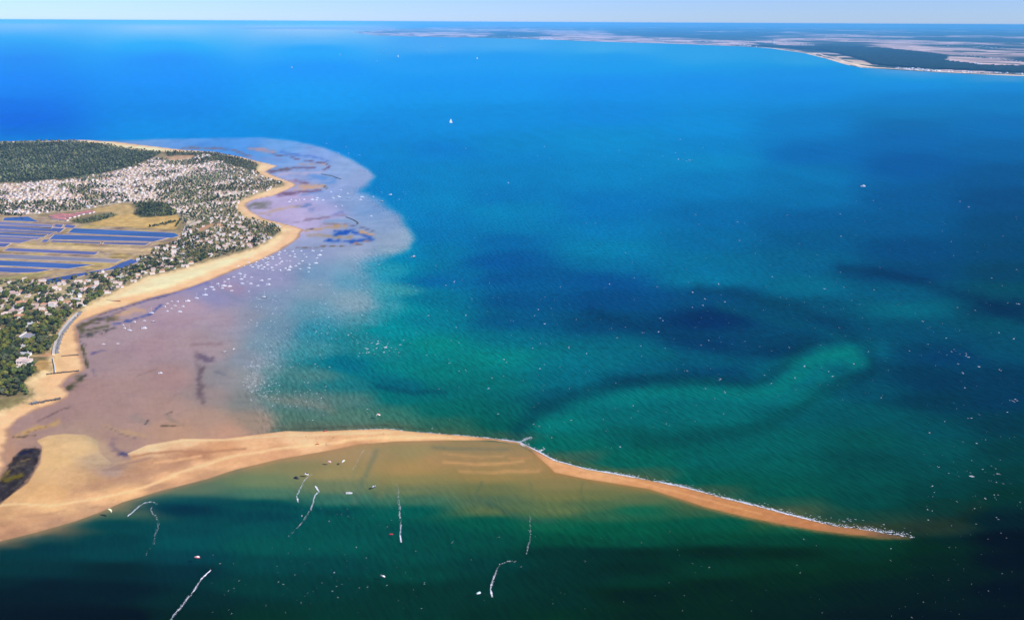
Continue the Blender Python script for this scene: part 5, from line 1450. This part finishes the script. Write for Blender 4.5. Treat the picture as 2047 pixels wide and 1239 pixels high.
# ------------------------------------------------------------------ people, kites, boards
def person_mesh(name, skin, wear):
    """one continuous standing figure, boxes grown limb by limb, arms a little away from the body"""
    bm = bmesh.new()
    def ring(c, a, b):
        return [bm.verts.new((c[0] + sx * a, c[1] + sy * b, c[2])) for sx, sy in ((-1, -1), (1, -1), (1, 1), (-1, 1))]
    def tube(rings, cap=True):
        for p, q in zip(rings[:-1], rings[1:]):
            for i in range(4):
                bm.faces.new((p[i], p[(i + 1) % 4], q[(i + 1) % 4], q[i]))
    hip = ring((0, 0, .92), .17, .11)
    waist, chest, sh = ring((0, 0, 1.1), .14, .10), ring((0, 0, 1.3), .19, .12), ring((0, 0, 1.44), .19, .10)
    nk, nk2 = ring((0, 0, 1.49), .06, .06), ring((0, 0, 1.54), .055, .06)
    h1, h2, h3 = ring((0, -.01, 1.60), .075, .095), ring((0, -.01, 1.69), .08, .10), ring((0, 0, 1.77), .045, .06)
    rs = [hip, waist, chest, sh, nk, nk2, h1, h2, h3]
    tube(rs)
    bm.faces.new(h3)
    for s in (-1, 1):
        th, kn, an, ft = ring((s * .09, 0, .86), .078, .09), ring((s * .105, .01, .48), .055, .06), ring((s * .115, 0, .10), .04, .045), ring((s * .12, -.05, 0.0), .045, .12)
        tube([th, kn, an, ft])
        bm.faces.new(ft[::-1])
        up, el, wr, hd = ring((s * .22, 0, 1.40), .05, .05), ring((s * .27, 0, 1.12), .042, .042), ring((s * .31, -.05, .88), .03, .034), ring((s * .32, -.07, .78), .022, .045)
        tube([up, el, wr, hd])
        bm.faces.new(hd)
        bm.faces.new(up)
        bm.faces.new(th)
    bmesh.ops.recalc_face_normals(bm, faces=bm.faces)
    me = bpy.data.meshes.new(name)
    me.materials.append(wear)
    me.materials.append(skin)
    for f in bm.faces:
        z = f.calc_center_median().z
        f.material_index = 1 if z > 1.46 or (abs(f.calc_center_median().x) > .26 and z < 1.05) else 0
    bm.to_mesh(me)
    bm.free()
    return me

def kite_mesh(name, span, chord, mats):
    """bow-shaped inflated kite with thick leading edge; canopy hangs in an arc, alternate panels in two colours"""
    n = 14
    V, Fc, MI = [], [], []
    for i in range(n + 1):
        a = math.radians(-78 + 156 * i / n)
        w = chord * (0.35 + 0.65 * math.cos(a * 0.95))
        x, z = span / 2 * math.sin(a), span * 0.42 * (math.cos(a) - 1)
        V += [(x, -w * .42, z), (x * .985, -w * .05, z + .16), (x * .97, w * .58, z - .05), (x * .97, w * .58, z - .12), (x * .985, -w * .05, z + .07), (x, -w * .42, z - .24)]
    for i in range(n):
        for j in range(6):
            a, b = i * 6 + j, i * 6 + (j + 1) % 6
            Fc.append((a, b, b + 6, a + 6))
            MI.append(1 if (j in (5, 0) and len(mats) > 1) or (i in (2, 3, 10, 11) and len(mats) > 1) else 0)
    me = poly_mesh(name, V, Fc, mats)
    me.polygons.foreach_set('material_index', MI)
    return me

def kite(px, py, z, span, cols, label, tilt, rz, lines_to=None):
    x, y = at(px, py, z)
    o = link('kite', kite_mesh('kite', span * .74, span * .27, cols), None, (x, y, z))
    o.rotation_euler = (tilt[0], tilt[1], rz)
    tag(o, label, 'kite')
    if lines_to is not None:
        inv = o.matrix_basis.inverted()
        V, Fc = [], []
        for s in (-1, 1):
            v, f = tube_vf((s * span * .47, 0, -span * .3), inv @ Vector((lines_to[0] + s * .2, lines_to[1], 1.3)), .012, .012, 3)
            Fc += [tuple(len(V) + q for q in g) for g in f]
            V += v
        link('line', poly_mesh('line', V, Fc, M_BLK), o)
    return o

def build_people():
    skin = flat_mat('tanned_skin', (0.42, 0.26, 0.18), 0.7)
    suits = {'black': flat_mat('black_neoprene', (0.02, 0.02, 0.024), 0.7), 'red': flat_mat('red_cloth', (0.5, 0.06, 0.04), 0.8), 'blue': flat_mat('blue_cloth', (0.05, 0.12, 0.35), 0.8), 'white': flat_mat('white_cloth', (.7, .7, .68), 0.8)}
    meshes = {k: person_mesh('person', skin, v) for k, v in suits.items()}
    board_m = flat_mat('board_laminate', (0.75, 0.72, 0.60), 0.35)
    def gz(x, y):
        return float(max(ground_z([x], [y])[0], 0.0))
    for px, py, c, lab in ((611.7,873.5,'black','person in black standing at the upper edge of the sand spit'),(652,887.5,'black','person in black standing beside the laid-out kites on the spit'),
                           (653.5,890.5,'blue','person in blue just in front of the one in black on the spit'),(634,885,'red','person in red walking along the crest of the spit'),
                           (635,876,'white','person in white near the seaward edge of the spit'),(666,876,'black','person in black right of the white-clad walker on the spit'),
                           (766.5,867.5,'black','lone person in black farther out along the spit'),(733,885.5,'red','person in red wading out by the faint wake'),
                           (1019,920.5,'black','person in black on the sand bars of the lagoon'),(694,866,'blue','person in blue by the lines laid on the spit'),
                           (1234,866,'black','')):
        if not lab: continue
        x, y = at(px, py, 0.8)
        o = link('person', meshes[c], None, (x, y, gz(x, y)), R.uniform(-2, 2))
        tag(o, lab, 'person')
    # surfers at the head of their wakes
    out = []
    for px, py, lab in ((255.5,1031.5,'kitesurfer in black leading the hooked wake near the spit'),(421.5,1139,'kitesurfer in black at the top of the lowest left wake'),(596.5,1003.5,'kitesurfer in black leading the short curved wake over shallow sand'),
                        (630,970.5,'kitesurfer in black at the bright bend of the zigzag wake'),(802,1083,'kitesurfer in black at the foot of the straight vertical wake'),(984.5,1192.5,'kitesurfer in black leading the arched wake at the bottom')):
        x, y = at(px, py)
        r = R.uniform(-1, 1)
        o = link('person', meshes['black'], None, (x, y, 0.13), r)
        o.rotation_euler = (0.22, 0.1, r)
        tag(o, lab, 'person')
        V = [(sx * .7, sy * .2, zz) for zz in (0.05, 0.1) for sx, sy in ((-1, -.7), (-.6, -1), (.6, -1), (1, -.7), (1, .7), (.6, 1), (-.6, 1), (-1, .7))]
        Fc = [tuple(range(7, -1, -1)), tuple(range(8, 16))] + [(i, (i + 1) % 8, 8 + (i + 1) % 8, 8 + i) for i in range(8)]
        b = link('kiteboard', poly_mesh('kiteboard', V, Fc, board_m), None, (x, y, 0.03), r)
        tag(b, lab.replace('kitesurfer in black', 'short kiteboard under the surfer'), 'kiteboard')
        out.append((x, y))
    return out

def build_kites(surf):
    ye, wh, rd, bk, pk, orr, cy = (flat_mat(n, c, 0.6, 0.04) for n, c in (('pale_yellow_cloth', (0.78, 0.76, 0.42)), ('white_cloth_kite', (0.82, 0.80, 0.78)), ('red_cloth_kite', (0.62, 0.06, 0.06)),
        ('black_cloth_kite', (0.02, 0.02, 0.025)), ('pink_cloth_kite', (0.70, 0.40, 0.38)), ('orange_cloth_kite', (0.75, 0.24, 0.08)), ('aqua_cloth_kite', (0.45, 0.75, 0.72))))
    kite(222, 1020, 10, 7.2, [ye], 'pale yellow crescent kite flying low beside the spit shore', (0.4, 1.2, 0.5), 0.3, surf[0])
    kite(396, 1113, 10, 6.5, [wh, rd], 'white kite with red edge above the dark lower left water', (0.9, 0.5, 0), 0.6, surf[1])
    kite(780, 1068, 14, 6.0, [rd, bk], 'red and black kite left of the straight vertical wake', (0.9, -0.3, 0), -0.2, surf[4])
    kite(767, 1152, 6, 6.4, [wh, bk], 'white kite with black edge over dark water below the red kite', (0.8, 0.6, 0), 0.2)
    kite(757, 828, 8, 6.6, [orr, wh], 'orange and white kite over green water behind the spit', (0.7, 0.4, 0), 0.1)
    kite(658, 922, 6, 6.2, [pk], 'pink kite over the shallow lagoon near the spit', (0.6, 0.2, 0), 0.0)
    kite(685.5, 922, 6, 6.4, [wh, ye], 'white and yellow kite right of the pink kite over the lagoon', (0.7, -0.6, 0), 0.5)
    kite(591, 954, 1.5, 9.0, [bk], 'long black kite low on the lagoon left of the curved wake', (0.5, 0.0, 0), -0.5, surf[2])
    kite(613.5, 947, 5, 6.5, [bk, wh], 'black and white kite above the start of the curved wake', (0.8, 0.5, 0), 0.3, surf[3])
    kite(746, 973, 4, 6.6, [wh, bk], 'white kite with black edge over the lagoon right of the motorboat', (0.8, -0.5, 0), 0.2)
    kite(959, 1184, 8, 6.0, [cy, wh], 'aqua and white kite left of the arched wake at the bottom', (0.8, 0.3, 0), 0.8, surf[5])
    for px, py, m_, lab in ((650.5, 861.5, [orr, rd], 'orange kite lying on the wet sand edge of the spit'), (634.5, 889, [orr], 'orange kite lying on dry sand among the people on the spit')):
        x, y = at(px, py, 0.8)
        o = link('kite', kite_mesh('kite', 4.6, 1.6, m_), None, (x, y, float(ground_z([x], [y])[0]) + 1.6), 0.3)
        tag(o, lab, 'kite')

# ------------------------------------------------------------------ foam: wakes, surf and whitecaps
def foam_mat():
    mt, N, L, b = new_mat('sea_foam')
    g = nd(N, 'ShaderNodeNewGeometry')
    f = maprange(N, L, noise(N, L, g.outputs['Position'], 0.9, 3.0, 0.7), 0.3, 0.7, 0.9, 1.02)
    c = nd(N, 'ShaderNodeRGB')
    c.outputs[0].default_value = (0.88, 0.90, 0.90, 1)
    L.new(scale_col(N, L, c.outputs[0], f), b.inputs['Base Color'])
    b.inputs['Roughness'].default_value = 0.9
    return mt

class Flakes:
    """many small ragged pads of foam lying on the water"""
    def __init__(self):
        self.V, self.F, self.k = [], [], 0
    def add(self, x, y, a, b, th, z=0.06):
        n = 7
        c, s = math.cos(th), math.sin(th)
        for i in range(n):
            q = 6.2832 * i / n
            r = R.uniform(.55, 1.15)
            u, v = a * r * math.cos(q), b * r * math.sin(q)
            self.V.append((x + u * c - v * s, y + u * s + v * c, z * R.uniform(.6, 1.2)))
        self.V.append((x, y, z + 0.25 * min(a, b)))
        for i in range(n):
            self.F.append((self.k + i, self.k + (i + 1) % n, self.k + n))
        self.k += n + 1
    def mesh(self, name, mat):
        return mesh_np(name, np.array(self.V), np.array(self.F), mat)

def resample(P, step):
    W = [Vector((*at(x, y), 0)) for x, y in P]
    out = []
    for a, b in zip(W[:-1], W[1:]):
        L_ = (b - a).length
        n = max(1, int(L_ / step))
        for i in range(n):
            out.append((a.lerp(b, i / n), (b - a).normalized()))
    out.append((W[-1], (W[-1] - W[-2]).normalized()))
    return out

WAKES = [
 ([(255,1031),(265,1024),(277,1012),(289,1004),(301,1002),(310,1004),(313,1008)],1.0,.5,'hooked white wake curling beside the pale spit shore'),
 ([(304,1012),(301,1019),(304,1026),(312,1031),(317,1043),(316,1050),(311,1068),(307,1089),(294,1099),(292,1109)],.42,.10,'fading older wake trailing down from the hooked wake'),
 ([(420,1140),(412,1147),(401.5,1157),(395,1169),(388,1180),(378,1190),(371,1200),(362,1212),(345,1235),(325,1262)],1.0,.55,'bright straight wake running to the bottom left edge'),
 ([(596,1002.6),(594,991),(599,976),(608,961.5),(617,951),(625,948)],.9,.35,'short curved wake over the shallow sandy lagoon'),
 ([(631,972),(637,982),(631,988),(627,1000),(620,1020),(608,1038),(596,1052),(581,1067),(570,1079)],.95,.12,'zigzag wake fading to the lower left from the lagoon'),
 ([(802,1082),(800,1067),(801,1038),(798,1013),(796,985),(794,966)],.95,.15,'straight vertical wake below the middle of the spit'),
 ([(984,1191),(981,1180),(984,1161),(990,1145),(1000,1129),(1014,1121),(1031,1121)],1.0,.35,'arched wake bending right near the bottom of the picture'),
 ([(1053,1107),(1058,1082),(1061,1054),(1058,1032)],.45,.2,'faint vertical wake right of the arched wake'),
 ([(731,891),(719,913),(703,941)],.35,.15,'pale dissolving wake touching the sand of the spit'),
]
def build_foam():
    fm = foam_mat()
    for P, d0, d1, lab in WAKES:
        fl = Flakes()
        S = resample(P, 0.55)
        n = len(S)
        for i, (p, t) in enumerate(S):
            q = i / n
            dens = d0 + (d1 - d0) * q
            nrm = Vector((-t.y, t.x, 0))
            th = math.atan2(t.y, t.x)
            wv = 0.5 * math.sin(i * 0.11) * (0.3 + q)
            spread = 0.35 + 0.45 * min(1, q * 3)
            gap = float(vnoise(np.array(i / 9.0), np.array(len(P) * 1.7)))
            for _ in range(4):
                if R.random() > dens * (0.12 + 0.95 * gap): continue
                o = R.gauss(0, 1) * spread * 0.55 + R.choice((-1, 1)) * spread * 0.35 + wv
                f = p + nrm * o + t * R.uniform(-.6, .6)
                w = R.uniform(.22, .55) * (0.6 + 0.6 * dens) * (1.6 if q < .1 and d0 > .8 else 1.0)
                fl.add(f.x, f.y, w, w * R.uniform(.35, .8), th + R.gauss(0, .5))
        x0, y0 = at(*P[0])
        tag(link('wake', fl.mesh('wake', fm)), lab, 'wake')
    # breaking surf along the seaward edge of the spit
    fl = Flakes()
    edge = [p for p in reversed(SPIT_N) if 640 <= p[0] <= 1790] + [(1818,1073),(1835,1074)]
    S = resample(edge, 0.55)
    n = len(S)
    for i, (p, t) in enumerate(S):
        px, _ = proj(p.x, p.y, 0)
        nrm = Vector((-t.y, t.x, 0))
        if nrm.y < 0: nrm = -nrm
        base = np.interp(px, [640, 760, 980, 1040, 1100, 1400, 1650, 1760, 1835], [.05, .18, .35, 1, .9, 1.1, 1.3, 1.4, .3])
        w = np.interp(px, [640, 1000, 1300, 1600, 1760, 1835], [.9, 1.3, 1.8, 2.6, 4.5, 4.0])
        lace = max(0.0, -0.25 + 1.9 * float(fbm(np.array(i / 26.0), np.array(3.0), 3)))
        for _ in range(4):
            if R.random() > base * lace * 0.95: continue
            o = (-0.25 + abs(R.gauss(0, .85))) * w * .9
            f = p + nrm * o + t * R.uniform(-.8, .8)
            a = R.uniform(.4, 1.1)
            fl.add(f.x, f.y, a, a * R.uniform(.25, .5), math.atan2(t.y, t.x) + R.gauss(0, .25), 0.12)
        if px > 1000 and R.random() < .10 * base:
            o = R.uniform(1.5, 4) * w
            f = p + nrm * o
            fl.add(f.x, f.y, R.uniform(.5, 1.5), .22, math.atan2(t.y, t.x) + R.gauss(-.1, .2), 0.12)
    for P in ([(1039,884),(1050,878),(1062,874)], [(1078,902),(1088,897)], [(1041,886),(1047,892)]):
        for p, t in resample(P, .6):
            for _ in range(2):
                fl.add(p.x + R.gauss(0, .9), p.y + R.gauss(0, 1.6), R.uniform(.4, 1.1), .35, R.uniform(0, 3), .12)
    tag(link('surf', fl.mesh('surf', fm)), 'line of white surf breaking along the seaward edge of the spit', None, None, 'stuff')
    # whitecaps over the wind-blown water
    fl = Flakes()
    crest = math.atan2(-.88, .48)
    def cap(px, py, s):
        x, y = at(px, py)
        m_ = mpp(px, py)
        L_ = s * m_
        th = 0.35 + R.gauss(0, .25) if R.random() < .75 else crest + R.gauss(0, .3)
        for j in range(R.choice((1, 1, 2, 3))):
            L_ = s * m_ * 1.35
            fl.add(x + R.gauss(0, .45) * L_ * (j > 0), y + R.gauss(0, 1.2) * L_ * (j > 0), L_ * R.uniform(.5, 1.5), L_ * R.uniform(.12, .32) * (1.0 + 1.2 * sstep(900, 300, py)), th)
    zones = [(490,660,560,790,300,.9),(486,520,730,785,150,.9),(500,560,755,800,170,.9),(540,650,785,815,110,.9),(490,560,590,740,120,.9),(640,760,640,690,60,.8),(710,800,680,712,46,1.4),(640,860,560,700,80,.8),(560,780,800,840,30,.9),
             (860,1400,280,560,93,.7),(850,1450,560,760,136,.95),(1400,2040,400,620,108,.8),(1400,2040,600,800,122,1.05),(1840,2040,800,960,54,.9),(1850,2045,960,1060,39,.9),(1780,2040,1060,1240,64,.6),
             (860,1450,760,860,43,1.0),(1040,1130,850,880,11,1.1),(600,790,1010,1060,15,.8),(420,860,1090,1230,79,.8),(860,1800,1060,1230,79,.6),(700,830,340,470,28,.8),(600,720,285,340,18,.8),(560,760,520,600,50,.8),
             (1270,1420,270,330,17,.9),(1180,1250,860,900,5,1.0),(1930,2000,935,965,11,1.8),(1880,1960,700,730,7,1.4),(620,760,960,1230,21,.7)]
    for x0, x1, y0, y1, n, s in zones:
        for _ in range(n):
            px, py = R.uniform(x0, x1), R.uniform(y0, y1)
            if sdf(SPIT, np.array([px]), np.array([py]))[0] > -6: continue
            cap(px, py, s * R.choice((.35, .5, .6, .9, 1.4)))
    tag(link('whitecaps', fl.mesh('whitecaps', fm)), 'whitecaps flecking the wind-blown water', None, None, 'stuff')

# ------------------------------------------------------------------ sea wall, groynes, fish weirs
def rock_ridge(name, P, w, h, label, cat, mats, z0=0.0, cap=None):
    """a bank of piled stones along a line: every stone its own lump, joined into one ridge part"""
    S = resample(P, w * .32)
    V, Fc, k = [], [], 0
    for p, t in S:
        nrm = Vector((-t.y, t.x, 0))
        for j in range(3):
            o = R.uniform(-.5, .5) * w
            r = R.uniform(.28, .55) * w * .6
            gz_ = max(float(ground_z([p.x], [p.y])[0]), z0)
            c = p + nrm * o + Vector((0, 0, gz_ + h * (1 - abs(o) / w) * R.uniform(.3, .9)))
            A = ICO1[0][:12] if False else ICO0
            d = 1 + .3 * (np.random.default_rng(k + 1).random((len(A), 1)) - .5) * 2
            V.append(A * d * r * np.array((1, 1, .75)) + np.array(c[:]))
            Fc.append(ICO0F + k)
            k += len(A)
    o = link(name, mesh_np(name, np.concatenate(V), np.concatenate(Fc), mats))
    tag(o, label, cat)
    return o
_b = bmesh.new(); bmesh.ops.create_icosphere(_b, subdivisions=1, radius=1.0)
ICO0 = np.array([v.co[:] for v in _b.verts]); ICO0F = np.array([[v.index for v in f.verts] for f in _b.faces]); _b.free()

def wall_strip(name, P, w, z0, z1, mat, parent=None):
    W = [Vector(at(x, y, (z0 + z1) / 2)) for x, y in P]
    V, Fc = [], []
    for i, p in enumerate(W):
        t = ((W[min(i + 1, len(W) - 1)] - W[max(i - 1, 0)])).normalized()
        n = Vector((-t.y, t.x))
        for s, z in ((-1, z0), (-1, z1), (1, z1), (1, z0)):
            q = p + n * s * w / 2
            V.append((q.x, q.y, z))
    for i in range(len(W) - 1):
        for j in range(4):
            a, b = i * 4 + j, i * 4 + (j + 1) % 4
            Fc.append((a, a + 4, b + 4, b))
    Fc += [(0, 1, 2, 3), tuple(len(V) - 4 + q for q in (3, 2, 1, 0))]
    return link(name, poly_mesh(name, V, Fc, mat), parent)

def build_sea_works():
    grey = flat_mat('grey_boulders', (0.27, 0.26, 0.26), 0.95, 0.3, 0.5)
    dark = flat_mat('weedy_stones', (0.11, 0.10, 0.09), 0.95, 0.3, 0.5)
    conc = flat_mat('pale_concrete_walk', (0.66, 0.58, 0.46), 0.9, 0.08)
    white = flat_mat('whitewashed_wall', (0.80, 0.76, 0.70), 0.9, 0.06)
    wood = flat_mat('old_timber', (0.16, 0.12, 0.08), 0.95, 0.2)
    e = empty('sea_wall', (*at(125, 656), 3.0))
    tag(e, 'grey boulder sea wall with pale walkway curving along the beach head', 'sea wall')
    Pw = [(160,627),(148,638),(136,652),(127,664),(118,681),(114,695),(112,709)]
    walk = wall_strip('walkway', [(x - 5.5, y - .6) for x, y in Pw], 3.4, 1.5, 4.4, conc)
    walk.parent = e; walk.matrix_parent_inverse = e.matrix_basis.inverted()
    rk = rock_ridge('rock_face', Pw, 6.5, 2.2, None, None, grey, 1.0)
    rk['kind'] = 'stuff'
    rk.parent = e; rk.matrix_parent_inverse = e.matrix_basis.inverted()
    o = wall_strip('garden_wall', [(106,716),(107.5,724),(109.5,733),(110.5,743)], 1.0, 2.4, 4.6, white)
    tag(o, 'low whitewashed wall between the dry lawn and the beach', 'wall')
    rock_ridge('groyne', [(94,751),(110,748.5),(130,745.5),(157,742)], 2.8, 1.3, 'dark stone groyne crossing the beach at the dry lawn', 'groyne', dark)
    rock_ridge('groyne', [(63,809),(72,808),(90,804),(120,798)], 4.4, 1.8, 'thick dark stone groyne at the near end of the beach', 'groyne', dark)
    rock_ridge('boulder_heap', [(61,810),(74,806)], 5.5, 1.5, 'heap of pale boulders at the land end of the thick groyne', 'boulders', grey)
    o = wall_strip('timber_groyne', [(123,712.5),(140,710.5),(157,709)], .7, 0.2, 2.6, wood)
    tag(o, 'thin dark timber groyne running down the beach below the sea wall', 'groyne')
    o = wall_strip('timber_groyne', [(213,600.5),(226,602),(241,602.5)], .9, 0.4, 2.8, wood)
    tag(o, 'thin timber groyne on the curved beach beyond the sea wall', 'groyne')
    rock_ridge('stone_weir', [(642,348.5),(650,349.5),(665,352.5),(674,356),(682,358.5)], 3.6, 1.2, 'straight low stone fish weir in the northern bay', 'stone weir', dark)
    rock_ridge('stone_weir', [(692,434.5),(699,436.5),(706,439.5),(713,443.5),(716,446.8),(713,449)], 3.2, 1.2, 'hooked low stone fish weir above the sandy islet', 'stone weir', dark)
    # grey paved court with a pale wall among the pines
    P = [(36,677),(54,665),(72,667),(66,676),(48,681)]
    V = [(*at(x, y, 3.75), 3.75) for x, y in P]
    me = poly_mesh('paved_court', V, [list(range(len(V)))], flat_mat('grey_paving', (0.36, 0.34, 0.35), 0.9, 0.08, 0.3))
    if me.polygons[0].normal.z < 0: me.flip_normals()
    tag(link('paved_court', me), 'grey paved court among the pines', None, None, 'structure')
    o = wall_strip('court_wall', [(32,677.5),(42,671),(53,664)], .8, 2.8, 5.6, white)
    tag(o, 'long pale wall on the upper left side of the grey paved court', 'wall')
    # long white wall and bright glasshouse strip seen beside the dune trees
    o = wall_strip('boundary_wall', [(218,566),(236,559),(257,552.5)], 1.2, 2.8, 5.4, white)
    tag(o, 'long straight white wall among trees below the marsh channel', 'wall')

ORD = ['', 'second', 'third', 'fourth', 'fifth', 'sixth', 'seventh', 'eighth', 'ninth', 'tenth', 'eleventh', 'twelfth', 'thirteenth', 'fourteenth', 'fifteenth', 'sixteenth', 'seventeenth', 'eighteenth', 'nineteenth', 'twentieth']
def single_out():
    """where several look and stand alike, their order across the view tells them apart"""
    by = {}
    for o in LABELLED: by.setdefault(o['label'], []).append(o)
    for lab, L_ in by.items():
        n = len(L_)
        if n == 1: continue
        L_.sort(key=lambda o: float(proj(o.location.x, o.location.y, 0)[0]))
        for i, o in enumerate(L_):
            if i == 0: w = 'leftmost'
            elif i == n - 1: w = 'rightmost'
            elif i <= n // 2 and i < len(ORD): w = ORD[i] + ' from left'
            elif n - 1 - i < len(ORD): w = ORD[n - 1 - i] + ' from right'
            else: continue
            o['label'] = f"{lab}, {w}"

# ------------------------------------------------------------------ put it together
import time as _t
_t0 = _t.time()
def _tick(s):
    print('%6.1f s  %s' % (_t.time() - _t0, s))
build_water(); _tick('water')
build_land(); _tick('land')
build_ponds(); _tick('ponds')
build_mainland(); _tick('mainland')
build_haze()
HS, TS = place_all(); _tick('placed %d houses %d trees' % (len(HS), len(TS)))
build_houses(HS); _tick('houses')
print(build_trees(TS)); _tick('trees')
build_red_barns()
build_sea_works(); _tick('sea works')
build_boats(); _tick('boats')
SURF = build_people()
build_kites(SURF)
build_foam(); _tick('foam')
single_out()
